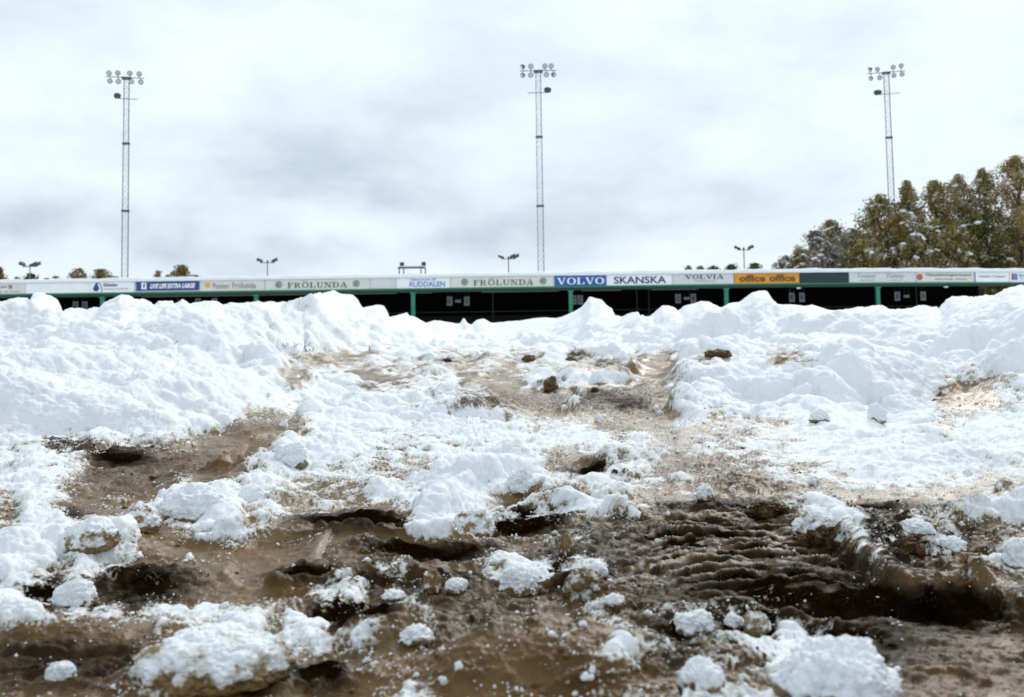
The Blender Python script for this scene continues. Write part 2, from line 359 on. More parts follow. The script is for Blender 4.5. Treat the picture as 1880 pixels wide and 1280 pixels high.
f1s = fbm(X*11, Y*8, 0*X, 3, .45)
sh = sstep(.30, .95, cov+f1s*.5)
body = sstep(.2, .8, fbm(X*.9, Y*.9, Zb*1.5, 3)+.5)          # smooth and clumpy stretches
nearcrest = 1-.9*sstep(.8, .97, RW/dc[None])
def coarse(cell, amp, gate, soft):
    x, y, z = (X/cell).astype(np.float32), (Y/cell).astype(np.float32), (Zb/cell*1.3).astype(np.float32)
    wb = vnoise(x*.8, y*.8, z*.8)*.4; d = domes(x+wb, y+wb, z-wb, .85)
    return amp*(soft*d*d*1.4+(1-soft)*d-.35)*gate
shm = blur1(blur1(sstep(.2, .9, cov), 6, 1), 6, 0)
big_ = coarse(.60, .13, shm*nearcrest*sstep(2.4, 3.6, RW), .9)+coarse(.23, .12, shm*nearcrest*(.3+.7*body)*sstep(1.9, 3.0, RW), .8)
big_ = big_+shm*.11*fbm(X*2.0, Y*2.0, Zb*2.0, 4, .5)*sstep(1.8, 4, RW)*nearcrest+coarse(.085, .026, shm*(.2+.8*body)*(.2+.8*nearcrest), .7)+coarse(.125, .085, shm*sstep(-.1, .5, fbm(X*1.6+5, Y*1.6, Zb*2, 3))*(.15+.85*nearcrest)*sstep(1.7, 2.6, RW), .5)
Zb = Zb+blur1(big_, 1, 1)*(RW < 17)
PXb, PYb, cov = cover(X, Y, Zb)
sh = sstep(.30, .95, cov+f1s*.5); sh = blur1(blur1(sh, 2, 1), 2, 0)
Zbase = Zb
Zb = Zb+sh*np.minimum(.010+.0022*RW, .026)*(.7+.5*f1s)*(1-sstep(.84, .97, RW/dc[None]))
# second, finer sheet: rows spaced evenly over the visible slope of every column
lr = np.log(rows)[:, None]
k1 = rows <= 17.001
dl = np.diff(lr[k1], axis=0); zz = Zb[k1]; rr = rows[k1][:, None]
w_scr = .25/rr[1:]*dl
slope = np.abs(np.diff(zz, axis=0))/rr[1:]*np.where(rr[1:] > dc[None]*1.01, .1, 1)
dens = w_scr+slope*1.0+dl*.035
dens = blur1(blur1(blur1(dens, 60, 1), 40, 1), 6, 0)
cum = np.concatenate([np.zeros((1, nc)), np.cumsum(dens, axis=0)]); cum /= cum[-1:]
NR = 1500
tt = np.linspace(0, 1, NR)
Yn = np.empty((NR, nc)); Zn = np.empty((NR, nc)); Bn = np.empty((NR, nc)); Hn = np.empty((NR, nc)); Cn = np.empty((NR, nc))
for j in range(nc):
    l = np.interp(tt, cum[:, j], lr[k1][:, 0]); Yn[:, j] = np.exp(l); Zn[:, j] = np.interp(l, lr[k1][:, 0], zz[:, j])
    Bn[:, j] = np.interp(l, lr[k1][:, 0], Zbase[k1][:, j]); Hn[:, j] = np.interp(l, lr[k1][:, 0], sh[k1][:, j]); Cn[:, j] = np.interp(l, lr[k1][:, 0], crn[k1][:, j])
fr = rows[~k1][:, None]+0*S[None]
Y = np.concatenate([Yn, fr]); Zbase = np.concatenate([Bn, Zbase[~k1]]); sh = np.concatenate([Hn, sh[~k1]]); crown = np.concatenate([Cn, crn[~k1]]); Zb = np.concatenate([Zn, Zb[~k1]]); nr = len(Y)
RW = Y; X = S[None]*Y; far = sstep(16, 60, RW)
rows = Y.min(axis=1); rmax = Y.max(axis=1)
PXb, PYb = project(X, Y, Zb)
# tread pattern pressed into the mud
PXb, PYb = project(X, Y, Zbase)
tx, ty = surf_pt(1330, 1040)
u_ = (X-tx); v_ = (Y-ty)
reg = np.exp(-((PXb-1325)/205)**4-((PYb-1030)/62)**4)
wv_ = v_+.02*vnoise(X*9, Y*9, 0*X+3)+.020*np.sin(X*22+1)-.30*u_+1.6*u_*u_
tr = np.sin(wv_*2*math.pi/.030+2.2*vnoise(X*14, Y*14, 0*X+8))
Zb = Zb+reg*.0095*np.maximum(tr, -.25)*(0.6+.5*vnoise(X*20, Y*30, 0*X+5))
# snow cover, mud tone and painted shade from the maps
PXb, PYb, cov = cover(X, Y, Zbase)
outside = (np.abs(PXb-CX) > 1000)
f1 = fbm(X*12, Y*9, Zb*22, 5, .62); f2 = fbm(X*60, Y*50, Zb*80+4, 4, .6)
f3 = vnoise(X*420, Y*380, Zb*420)
c2 = cov+.07+.17*np.exp(-((PXb-1560)/330)**4-((PYb-835)/70)**4)+f1*.46+f2*.46*np.clip(3.0/RW, .35, 1)+.16*f3*(RW < 4)
for px, py, rx, ry, a in ((330, 872, 190, 42, .38), (490, 800, 90, 20, .35), (870, 740, 140, 22, .14), (700, 682, 220, 24, .04), (840, 690, 320, 50, -.07), (1120, 735, 90, 20, .2), (1160, 675, 80, 14, .3),
                          (1700, 735, 70, 14, .3), (1320, 860, 110, 24, .2), (1050, 865, 70, 14, .3), (640, 970, 100, 16, .3), (1330, 1255, 100, 45, .3), (1680, 985, 190, 50, -.20), (1800, 1040, 100, 40, -.2), (1640, 880, 260, 30, -.15), (1380, 845, 230, 50, -.13)):
    c2 = c2-a*np.exp(-((PXb-px)/rx)**4-((PYb-py)/ry)**4)
c2 = np.where(cov > .97, 1.2, c2)
snow = sstep(.44, .66, c2)
sat = np.clip((c2-.2)/.8, 0, 1)
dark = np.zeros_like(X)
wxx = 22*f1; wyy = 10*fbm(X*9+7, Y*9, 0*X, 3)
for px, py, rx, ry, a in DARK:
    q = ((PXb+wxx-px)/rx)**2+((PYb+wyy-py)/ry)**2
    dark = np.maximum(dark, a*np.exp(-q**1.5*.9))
dark = np.clip(dark*1.08+.24*f1+.18*f2+.20+.13*sstep(2.0, 1.1, RW)-.42*reg*np.clip(tr, 0, 1)-.34*crown*np.clip(dark*1.6, .25, 1), 0, 1)  # tread and ridge tops painted lighter as highlights, hollows kept dark
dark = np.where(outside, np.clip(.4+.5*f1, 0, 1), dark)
# relief of snow cover and clods, pushed along the surface normal
def normals(X, Y, Z):
    P = np.stack([X, Y, Z], -1); du = np.gradient(P, axis=1); dv = np.gradient(P, axis=0)
    n = np.cross(du, dv); return n/np.linalg.norm(n, axis=-1, keepdims=True)
f1s = fbm(X*11, Y*8, Zb*11, 3, .45)
Zs = Zb
nrm = normals(X, Y, blur1(blur1(Zb, 9, 0), 6, 1)); nrm[..., 2] += .35; nrm /= np.linalg.norm(nrm, axis=-1, keepdims=True)
disp = np.zeros_like(X)
body = sstep(.2, .8, fbm(X*.9, Y*.9, Zs*1.5, 3)+.5)          # smooth and clumpy stretches
nearcrest = 1-.9*sstep(.8, .97, RW/dc[None])
def part(lo, hi, cell, amp, gate, r=.85, soft=.5):
    m = np.nonzero((rmax > lo) & (rows < hi))[0]; a, b = m[0], m[-1]+1
    x, y, z = X[a:b].astype(np.float32), Y[a:b].astype(np.float32), Zs[a:b].astype(np.float32)
    wb = vnoise(x/cell*.8, y/cell*.8, z/cell*.8)*.35
    d = domes(x/cell+wb, y/cell+wb, z/cell-wb, r)
    disp[a:b] += amp*(soft*d*d*1.4+(1-soft)*d)*gate[a:b]
one = np.ones_like(X)
part(.4, 7, .052, .013, sh*(.35+.65*snow), soft=.4)
part(.4, 7, .027, .0085, (.08+.92*snow)*(.35+.65*sstep(-.2, .3, f1)), soft=.4)
part(.4, 3.6, .0105, .0036, .32+.68*snow, soft=.2)
part(.4, 2.2, .022, .0055, (1-snow)*sstep(.35, .8, dark)*sstep(-.25, .35, f1s), soft=.3)
part(.4, 2.2, .009, .0028, (1-snow)*sstep(.3, .7, dark), soft=.3)
part(.4, 1.9, .0042, .0014, .3+.7*snow, soft=.1)
disp += .0022*f2+(1-sh)*.007*f1s+.003*snow*f2*sh
rid = 1-np.abs(fbm(X*16, Y*34, Zs*30, 4, .6))*2.2
disp += (1-snow)*.0065*np.clip(rid, -1, 1)*(.35+.65*sstep(.25, .6, dark))*(RW < 6)
disp *= (1-far)
X2 = X+nrm[..., 0]*disp; Y2 = Y+nrm[..., 1]*disp; Z2 = Zs+nrm[..., 2]*disp
me = bpy.data.meshes.new('ground')
nv = nr*nc; me.vertices.add(nv)
co = np.stack([X2, Y2, Z2], -1).astype(np.float32).reshape(-1); me.vertices.foreach_set('co', co)
ii = (np.arange(nr-1)[:, None]*nc+np.arange(nc-1)[None]).reshape(-1)
quads = np.stack([ii, ii+1, ii+nc+1, ii+nc], -1).astype(np.int32)
nf = len(quads); me.loops.add(nf*4); me.loops.foreach_set('vertex_index', quads.reshape(-1))
me.polygons.add(nf); me.polygons.foreach_set('loop_start', np.arange(0, nf*4, 4, dtype=np.int32)); me.update(); me.validate()
for nm, arr in (('snow', sat), ('mud', dark)):  # mud carries wet tone plus the painted shade and highlights
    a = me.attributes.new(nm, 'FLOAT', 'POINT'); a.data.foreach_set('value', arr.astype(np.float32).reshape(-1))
me.shade_smooth()

def ground_material():
    m = bpy.data.materials.new('slush_and_snow'); m.use_nodes = True; t = m.node_tree; b = t.nodes['Principled BSDF']
    L = t.links.new
    a1 = N(t, 'ShaderNodeAttribute', attribute_name='snow'); a2 = N(t, 'ShaderNodeAttribute', attribute_name='mud')
    g = N(t, 'ShaderNodeNewGeometry')
    def nz(scale, det, rough=.6, vec=(1, 1, 1)):
        mp = N(t, 'ShaderNodeMapping'); mp.inputs['Scale'].default_value = vec; L(g.outputs['Position'], mp.inputs[0])
        n = N(t, 'ShaderNodeTexNoise'); n.inputs['Scale'].default_value = scale; n.inputs['Detail'].default_value = det; n.inputs['Roughness'].default_value = rough
        L(mp.outputs[0], n.inputs['Vector']); return n.outputs['Fac']
    fine = nz(260, 4, .7); mid = nz(45, 5, .65); big = nz(9, 4)
    gr = N(t, 'ShaderNodeTexVoronoi'); gr.inputs['Scale'].default_value = 420; L(g.outputs['Position'], gr.inputs['Vector'])
    # brown ice / slush / mud colour, the black end doubling as hollow shade
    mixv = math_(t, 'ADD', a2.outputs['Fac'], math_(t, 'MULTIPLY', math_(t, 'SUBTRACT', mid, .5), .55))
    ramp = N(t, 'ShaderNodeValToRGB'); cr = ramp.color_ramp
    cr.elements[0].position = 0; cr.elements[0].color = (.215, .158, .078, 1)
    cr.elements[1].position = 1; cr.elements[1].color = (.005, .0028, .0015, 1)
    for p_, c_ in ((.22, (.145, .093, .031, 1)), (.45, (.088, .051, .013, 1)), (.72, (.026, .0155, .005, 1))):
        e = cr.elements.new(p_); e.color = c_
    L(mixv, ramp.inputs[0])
    hue = N(t, 'ShaderNodeMix', data_type='RGBA', blend_type='MULTIPLY'); hue.inputs[0].default_value = .85
    hr = N(t, 'ShaderNodeValToRGB'); hr.color_ramp.elements[0].position = .35; hr.color_ramp.elements[0].color = (.92, .95, .95, 1)
    hr.color_ramp.elements[1].position = .65; hr.color_ramp.elements[1].color = (1.15, .86, .52, 1)
    L(big, hr.inputs[0]); L(ramp.outputs[0], hue.inputs[6]); L(hr.outputs[0], hue.inputs[7])
    # white grains lying in the slush
    gm = N(t, 'ShaderNodeMapRange'); L(gr.outputs['Distance'], gm.inputs[0]); gm.inputs[1].default_value = .16; gm.inputs[2].default_value = .24
    gm.inputs[3].default_value = 1; gm.inputs[4].default_value = 0
    gw = N(t, 'ShaderNodeMapRange'); L(mid, gw.inputs[0]); gw.inputs[1].default_value = .52; gw.inputs[2].default_value = .64
    grain = math_(t, 'MULTIPLY', gm.outputs[0], gw.outputs[0])
    grain = math_(t, 'MULTIPLY', grain, math_(t, 'SUBTRACT', 1.0, math_(t, 'MULTIPLY', a2.outputs['Fac'], .8)))
    # sharpened snow mask
    sm = N(t, 'ShaderNodeMapRange', interpolation_type='SMOOTHSTEP')
    L(math_(t, 'ADD', a1.outputs['Fac'], math_(t, 'MULTIPLY', math_(t, 'SUBTRACT', fine, .5), .9)), sm.inputs[0]); sm.inputs[1].default_value = .32; sm.inputs[2].default_value = .58
    smf = math_(t, 'MAXIMUM', sm.outputs[0], math_(t, 'MULTIPLY', grain, .75))
    dirt = N(t, 'ShaderNodeMix', data_type='RGBA')     # snow is a bit stained where thin
    dirt.inputs[6].default_value = (.47, .43, .35, 1); dirt.inputs[7].default_value = (.79, .81, .845, 1)
    gmx = N(t, 'ShaderNodeMix', data_type='RGBA'); gmx.inputs[6].default_value = (.79, .81, .845, 1); gmx.inputs[7].default_value = (.60, .60, .58, 1)
    gr2 = N(t, 'ShaderNodeMapRange', interpolation_type='SMOOTHSTEP'); L(nz(2.6, 8, .68), gr2.inputs[0]); gr2.inputs[1].default_value = .50; gr2.inputs[2].default_value = .80; gr2.inputs[4].default_value = .75
    L(gr2.outputs[0], gmx.inputs[0]); L(gmx.outputs[2], dirt.inputs[7])
    dm = N(t, 'ShaderNodeMapRange'); L(math_(t, 'ADD', a1.outputs['Fac'], math_(t, 'MULTIPLY', math_(t, 'SUBTRACT', mid, .5), .6)), dm.inputs[0]); dm.inputs[1].default_value = .32; dm.inputs[2].default_value = .74
    L(dm.outputs[0], dirt.inputs[0])
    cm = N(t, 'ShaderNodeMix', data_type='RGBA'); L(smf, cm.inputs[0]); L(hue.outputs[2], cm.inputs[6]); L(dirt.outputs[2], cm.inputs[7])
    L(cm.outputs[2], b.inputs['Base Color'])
    rm = N(t, 'ShaderNodeMix', data_type='FLOAT'); L(smf, rm.inputs[0]); L(math_(t, 'ADD', math_(t, 'MULTIPLY', mid, .4), math_(t, 'ADD', .08, math_(t, 'MULTIPLY', a2.outputs['Fac'], .28))), rm.inputs[2]); rm.inputs[3].default_value = .75
    L(rm.outputs[0], b.inputs['Roughness'])
    L(math_(t, 'SUBTRACT', .42, math_(t, 'MULTIPLY', a2.outputs['Fac'], .46), True), b.inputs['Specular IOR Level'])
    h = math_(t, 'ADD', math_(t, 'MULTIPLY', fine, .5), math_(t, 'MULTIPLY', nz(800, 2), .35))
    bp = N(t, 'ShaderNodeBump'); L(math_(t, 'ADD', .42, math_(t, 'MULTIPLY', smf, .3)), bp.inputs['Strength']); bp.inputs['Distance'].default_value = .004
    L(h, bp.inputs['Height']); L(bp.outputs[0], b.inputs['Normal'])
    return m
GM = ground_material()
me.materials.append(GM)
ground = bpy.data.objects.new('ground', me); C.objects.link(ground); tag(ground, kind='structure')

# ------------------------------------------------------------------ loose lumps and grains
def surface_at(px, py):                      # visible point of the finished ground under a photo pixel
    v = ray(px, py); j = int(np.clip(np.searchsorted(cols, CX+FPX*v[0]), 1, nc-1))
    hit = Z2[:, j] >= CAMZ+v[2]*Y[:, j]
    i = int(np.argmax(hit)) if hit.any() else nr-60
    return Vector((X2[i, j], Y2[i, j], Z2[i, j])), i, j
def ico(sub):
    import bmesh
    bm = bmesh.new(); bmesh.ops.create_icosphere(bm, subdivisions=sub, radius=1)
    v = np.array([tuple(x.co) for x in bm.verts]); f = np.array([[q.index for q in p.verts] for p in bm.faces]); bm.free(); return v, f
def lump_mesh(name, size, seed, sub=6, rough=.26, crumb=.16):
    v, f = ico(sub); r = np.random.default_rng(seed); o = r.random(3)*50
    x, y, z = v.T
    d = 1+1.5*rough*fbm(x*1.5+o[0], y*1.5+o[1], z*1.5+o[2], 5, .6)
    P = v*d[:, None]*np.array(size)
    s_ = max(size); q = P/s_
    def dm(c): return domes((q[:, 0]*c+o[0]).astype(np.float32), (q[:, 1]*c+o[1]).astype(np.float32), (q[:, 2]*c+o[2]).astype(np.float32))
    e = crumb*(1.1*dm(3.0)+.65*dm(6)+.34*dm(13)+.16*dm(28))
    P = P+v*(e*s_)[:, None]*np.array([1, 1, .8])
    P[:, 2] = np.where(P[:, 2] < -.35*size[2], -.35*size[2]+(P[:, 2]+.35*size[2])*.3, P[:, 2])
    me = bpy.data.meshes.new(name); me.from_pydata(P.tolist(), [], f.tolist()); me.shade_smooth(); return me, P
def paint(me, P, snow, mud):
    for nm, a in (('snow', snow), ('mud', mud)):
        at_ = me.attributes.new(nm, 'FLOAT', 'POINT'); at_.data.foreach_set('value', np.clip(a, 0, 1).astype(np.float32))
# (kind, left, right, top, bottom in the photo, snow cover, stain, label)
LUMPS = [
 ('snow_lump', 1442, 1655, 1178, 1300, 1.0, .1, 'big bright white snow lump in the mud at the bottom right edge'),
 ('snow_lump', 1242, 1322, 1208, 1270, 1.0, .1, 'smaller white snow lump just left of the big bright lump at the bottom'),
 ('slush_dome', 240, 515, 1130, 1268, .40, .14, 'large domed heap of yellowish icy slush at the bottom left'),
 ('snow_lump', 82, 132, 1214, 1254, 1.0, .1, 'tiny lone white snow lump on brown slush in the bottom left corner'),
 ('snow_lump', 288, 402, 896, 962, 1.0, .1, 'knobbly white snow lump left of centre, below the snowball'),
 ('snowball', 434, 484, 880, 928, 1.0, .0, 'round white snowball resting against the snow edge left of centre'),
 ('slush_block', 108, 200, 955, 1012, .42, .15, 'yellow-brown slush block capping the snow heap at the left edge'),
 ('snow_lump', 96, 168, 1070, 1120, .95, .2, 'ragged white snow lump beside a dark hollow at the lower left'),
 ('mud_ball', 1036, 1118, 1040, 1110, .30, .42, 'round brown slush ball left of the tread marks'),
 ('snow_lump', 1076, 1116, 1028, 1064, 1.0, .1, 'little white snow cap on top of the round brown slush ball'),
 ('snow_lump', 916, 984, 1040, 1092, .9, .2, 'crumbly white snow lump in the mud left of the brown slush ball'),
 ('snow_lump', 1478, 1580, 938, 998, .78, .2, 'dirty white snow lump on dark mud at the head of the tread marks'),
 ('ice_chunk', 1366, 1414, 1122, 1166, .5, .05, 'clear rounded ice chunk beside white crumbs in the lower right'),
 ('snow_lump', 1330, 1366, 1126, 1158, .95, .1, 'small white crumb of snow touching the clear ice chunk'),
 ('snow_lump', 1236, 1312, 1118, 1170, .9, .2, 'ragged white snow crumb cluster on brown mud right of centre bottom'),
 ('ice_chip', 780, 806, 1044, 1092, .30, .18, 'upright tan ice chip standing in slush below the centre'),
 ('ice_chip', 1028, 1050, 980, 1026, .20, .25, 'upright tan ice chip standing behind the brown slush ball'),
 ('snow_lump', 820, 856, 1062, 1092, .95, .1, 'small white crumb of snow right of the upright tan chip'),
 ('mud_clod', 998, 1022, 690, 722, .15, .38, 'tall brown mud clod sticking up from the slush beyond the centre'),
 ('mud_clod', 1292, 1342, 642, 656, .1, .5, 'flat dark brown clod lying on snow near the right bank'),
 ('mud_clod', 1084, 1098, 710, 722, .1, .6, 'small dark clod on white slush right of the tall brown clod'),
 ('mud_clod', 812, 828, 658, 666, .1, .7, 'small dark clod far out on the slush left of centre'),
 ('mud_clod', 958, 986, 652, 665, .2, .4, 'small brown clod far out on the slush near the centre'),
 ('mud_clod', 1038, 1058, 652, 664, .3, .35, 'small tan clod far out on the slush right of centre'),
 ('snow_lump', 1488, 1524, 752, 776, 1.0, .0, 'small round snow lump at the foot of the right snow bank'),
 ('snow_lump', 1592, 1624, 738, 778, 1.0, .0, 'pointed snow lump at the right end of the near right snow mound'),
 ('snow_lump', 930, 976, 856, 910, 1.0, .0, 'rounded white snow lump at the tip of the centre snow patch'),
 ('snow_lump', 500, 560, 806, 860, 1.0, .0, 'white snow lump at the head of the left centre snow patch'),
 ('snow_lump', 1280, 1310, 884, 920, .9, .1, 'small pale snow lump in slush right of centre'),
 ('slush_block', 212, 285, 922, 978, .5, .12, 'translucent beige slush chunk left of the knobbly snow lump'),
 ('slush_block', 830, 905, 935, 990, .52, .15, 'beige icy slush chunk hanging over the dark hollow at the centre'),
 ('snow_lump', 1655, 1715, 956, 985, .85, .2, 'flat patch of white snow on dark mud at the right'),
 ('snow_lump', 1845, 1885, 985, 1045, 1.0, .1, 'white snow lump cut by the right picture edge beyond the mud ridge'),
 ('mud_clod', 1640, 1700, 985, 1025, .05, .62, 'rounded brown mud clod beyond the long mud ridge'),
 ('mud_clod', 1490, 1560, 965, 1010, .05, .68, 'brown mud clod heaped at the right end of the tread marks'),
 ('mud_clod', 1380, 1450, 922, 952, .05, .7, 'rounded dark brown clod behind the tread marks'),
 ('snow_lump', 1720, 1775, 990, 1016, .8, .2, 'crumbly white snow scrap beside the rounded brown clod at the right'),
 ('snow_lump', 1100, 1140, 1096, 1122, .8, .2, 'off-white crumb of snow on the shoulder of the smooth slush hump'),
 ('snow_lump', 700, 740, 1090, 1110, .9, .2, 'thin white crumb of snow left of the smooth slush hump'),
 ('snow_lump', 730, 790, 1148, 1185, .9, .2, 'white crumbly snow heap on the left shoulder of the smooth slush hump')]
for k, (nm, x0, x1, y0, y1, sn, mu, lab) in enumerate(LUMPS):
    p, i, j = surface_at((x0+x1)/2, y1-(y1-y0)*.12)
    sc_ = p.y/FPX; w = (x1-x0)*sc_; h = (y1-y0)*sc_
    tall = h/w > 1.3; small = w*1.2 if tall else w
    pr = dict(snow_lump=(.34, .15), slush_dome=(.11, .10), snowball=(.06, .05), slush_block=(.35, .12), mud_ball=(.12, .12), ice_chunk=(.3, .10), ice_chip=(.4, .06), mud_clod=(.35, .16))[nm]
    f_ = 1+pr[1]*.8
    size = (w*.5/f_, w*.42/f_ if not tall else w*.4, h*(dict(snowball=.55, slush_dome=.43).get(nm, .62))/f_)
    bigl = (x1-x0) > 90
    me2, P = lump_mesh(nm, size, 100+k, 7 if (x1-x0) > 180 else 6 if (x1-x0) > 45 else 5, pr[0], pr[1])
    q = P/max(size)
    nn = fbm(q[:, 0]*2.5+k, q[:, 1]*2.5, q[:, 2]*2.5, 4)
    snw = sn+nn*(.9 if .15 < sn < .8 else .25)+(.35*(q[:, 2]/q[:, 2].max()) if nm in ('slush_dome', 'slush_block') else 0)
    snw = snw-.75*sstep(.10, -.30, P[:, 2]/size[2]+nn*.5)
    if nm in ('mud_clod', 'mud_ball'): snw = sn+nn*.5
    paint(me2, P, snw, mu+nn*.3)
    me2.materials.append(GM)
    o = bpy.data.objects.new(nm, me2); C.objects.link(o); o.location = (p.x, p.y+size[1]*.55, p.z+size[2]*.22)
    o.rotation_euler = (0, 0, 0)
    tag(o, lab, {'snow_lump': 'snow lump', 'slush_dome': 'slush heap', 'snowball': 'snowball', 'slush_block': 'slush chunk', 'mud_ball': 'slush ball', 'ice_chunk': 'ice chunk', 'ice_chip': 'ice chip', 'mud_clod': 'mud clod'}[nm])

def crumb_shapes(sub, k, seed):
    r = np.random.default_rng(seed); v, f = ico(sub); out = []
    for i in range(k):
        o = r.random(3)*60; d = 1+.5*vnoise(v[:, 0]*1.6+o[0], v[:, 1]*1.6+o[1], v[:, 2]*1.6+o[2])
        if sub > 1: d = d+.55*domes((v[:, 0]*2.2+o[0]).astype(np.float32), (v[:, 1]*2.2+o[1]).astype(np.float32), (v[:, 2]*2.2+o[2]).astype(np.float32))-.15
        else: d = d*(1+.5*(r.random(len(v))-.5))
        out.append(v*d[:, None]*(.65+.6*r.random(3)))
    return np.array(out), f
def scatter(name, n, lo, hi, dmax, mode, sub, seed, pw=3.5):
    r = np.random.default_rng(seed); VV, f = crumb_shapes(sub, 24, seed+50); nvv = VV.shape[1]
    vis = (Y < dmax) & (np.abs(PXb-CX) < 1150) & (PYb > 640) & (RW < dc[None]*.8)
    c = np.clip(c2, -.5, 1.5)
    if mode == 'snow': wgt = (np.exp(-((c-.46)/.16)**2)+.05*np.exp(-((c-.1)/.5)**2))*(1-.97*dark)
    else: wgt = np.exp(-((c-.2)/.3)**2)*(.2+dark)
    clus = np.clip(fbm(X*25+seed, Y*25, 0*X, 3)+.05, 0, 1)**2
    dens_ = (wgt*vis*(.04+clus)).reshape(-1); dens_ /= dens_.sum()
    idx = r.choice(len(dens_), n, p=dens_)
    P0 = np.stack([X2.reshape(-1)[idx], Y2.reshape(-1)[idx], Z2.reshape(-1)[idx]], -1)
    s_ = (lo+(hi-lo)*r.random(n)**pw)*np.clip(P0[:, 1]/1.2, .8, 2.5)
    P_ = VV[r.integers(0, 24, n)]*s_[:, None, None]+P0[:, None]+np.array([0, 0, 1])*s_[:, None, None]*.2
    F = f[None]+(np.arange(n)*nvv)[:, None, None]
    me = bpy.data.meshes.new(name); me.vertices.add(n*nvv); me.vertices.foreach_set('co', P_.astype(np.float32).reshape(-1))
    nf = n*len(f); me.loops.add(nf*3); me.loops.foreach_set('vertex_index', F.astype(np.int32).reshape(-1))
    me.polygons.add(nf); me.polygons.foreach_set('loop_start', np.arange(0, nf*3, 3, dtype=np.int32)); me.update()
    if mode == 'snow': paint(me, P_, np.repeat(.55+.6*r.random(n), nvv), np.repeat(.1+0*s_, nvv))
    else: paint(me, P_, np.repeat(.05+.2*r.random(n), nvv), np.repeat(dark.reshape(-1)[idx]*.8+.1, nvv))
    me.shade_smooth(); me.materials.append(GM)
    o = bpy.data.objects.new(name, me); C.objects.link(o); tag(o, kind='stuff'); return o
scatter('snow_grains', 22000, .0004, .0017, 6, 'snow', 1, 5, 2.5)
scatter('snow_crumbs', 900, .0012, .0045, 8, 'snow', 2, 6)
scatter('mud_crumbs', 700, .001, .0035, 2.4, 'mud', 2, 8)
# blades of grass poking through
GR = mat('grass_blade', (.045, .07, .018), .6)
gb = MB()
for px, py, n, sp in [(905, 985, 10, 14), (760, 1040, 14, 40), (1300, 955, 10, 30), (540, 637, 14, 25), (565, 647, 8, 15), (320, 632, 2, 2), (678, 645, 3, 3), (875, 655, 4, 4),
                      (650, 980, 12, 60), (730, 975, 10, 40), (1390, 905, 8, 10), (1055, 645, 4, 6), (210, 1000, 5, 20), (270, 1065, 6, 20), (810, 1095, 6, 16)]:
    for k in range(n):
        p, i, j = surface_at(px+random.uniform(-sp, sp), py+random.uniform(-3, 3)); s_ = p.y/FPX*random.uniform(7, 15)
        a = random.uniform(0, 6.28); b_ = p+Vector((math.cos(a)*s_*.7, math.sin(a)*s_*.5, s_*random.uniform(.3, .9)))
        gb.bar(p, (p+b_)/2+Vector((0, 0, s_*.12)), s_*.045, 4); gb.bar((p+b_)/2+Vector((0, 0, s_*.12)), b_, s_*.045, 4, s_*.008)
tag(gb.build('grass', GR), kind='stuff')

# ------------------------------------------------------------------ the stand
M = dict(
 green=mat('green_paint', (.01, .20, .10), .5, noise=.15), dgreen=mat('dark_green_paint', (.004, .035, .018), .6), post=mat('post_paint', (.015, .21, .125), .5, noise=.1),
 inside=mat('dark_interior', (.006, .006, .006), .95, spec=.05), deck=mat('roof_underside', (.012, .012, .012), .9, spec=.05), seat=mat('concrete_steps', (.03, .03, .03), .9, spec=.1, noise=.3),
 rsnow=mat('roof_snow', (.84, .86, .88), .8, bump=.4, bscale=6), steel=mat('galvanised_steel', (.22, .23, .25), .5, .3, noise=.2), dsteel=mat('dark_steel', (.06, .065, .07), .5, .3),
 lsteel=mat('pale_steel', (.50, .52, .56), .5, .2), lens=mat('lamp_glass', (.42, .45, .47), .15), white=mat('board_white', (.86, .88, .88), .5, noise=.06, nscale=1.5), cream=mat('board_cream', (.70, .69, .63), .5, noise=.08, nscale=1.5),
 grey=mat('board_grey', (.66, .66, .66), .5, noise=.08), blue=mat('board_blue', (.012, .055, .24), .4), vblue=mat('board_bright_blue', (.01, .10, .36), .4), orange=mat('board_orange', (.72, .30, .015), .5, noise=.1),
 black=mat('board_black', (.012, .022, .022), .5), tgreen=mat('letter_green', (.04, .13, .075), .5), tgrey=mat('letter_grey', (.22, .22, .22), .5), tblue=mat('letter_blue', (.10, .22, .55), .5),
 navy=mat('letter_navy', (.035, .05, .13), .5), brown=mat('letter_brown', (.17, .075, .02), .5), twhite=mat('letter_white', (.85, .85, .85), .5), faint=mat('letter_faint', (.36, .36, .42), .5),
 yellow=mat('emblem_yellow', (.70, .42, .10), .5), red=mat('emblem_red', (.42, .11, .06), .5), sign=mat('sign_plate', (.22, .24, .24), .6, noise=.2, nscale=8), signl=mat('sign_letter', (.02, .05, .09), .6),
 gap_light=mat('pale_strip', (.20, .20, .18), .6), dred=mat('letter_red', (.35, .08, .1), .5), tan=mat('hill_heather', (.07, .05, .03), .9, spec=.1, noise=.6, nscale=.6))
def pathY(x): return 70+.0093*max(0, x-13)**2
def on_path(px):
    v = ray(px, 520); y = 70
    for _ in range(12): y = pathY(v[0]*y)
    return v[0]*y, y
ZT, ZB, ZG = 3.49, 2.80, 2.53               # top and bottom of the fascia, bottom of the green beam
st = empty('grandstand', (-6, 70, 0)); tag(st, 'long low roofed stand with green posts and a black open interior', 'grandstand')
O = Vector((6, -70, 0))
def lp(x, y, z): return (x+6, y-70, z)
xs_ = [-60, -46, -36, -26, -16, -6, 4, 13, 18, 23.7, 28, 31, 34, 38, 42]
DEP = 7.5
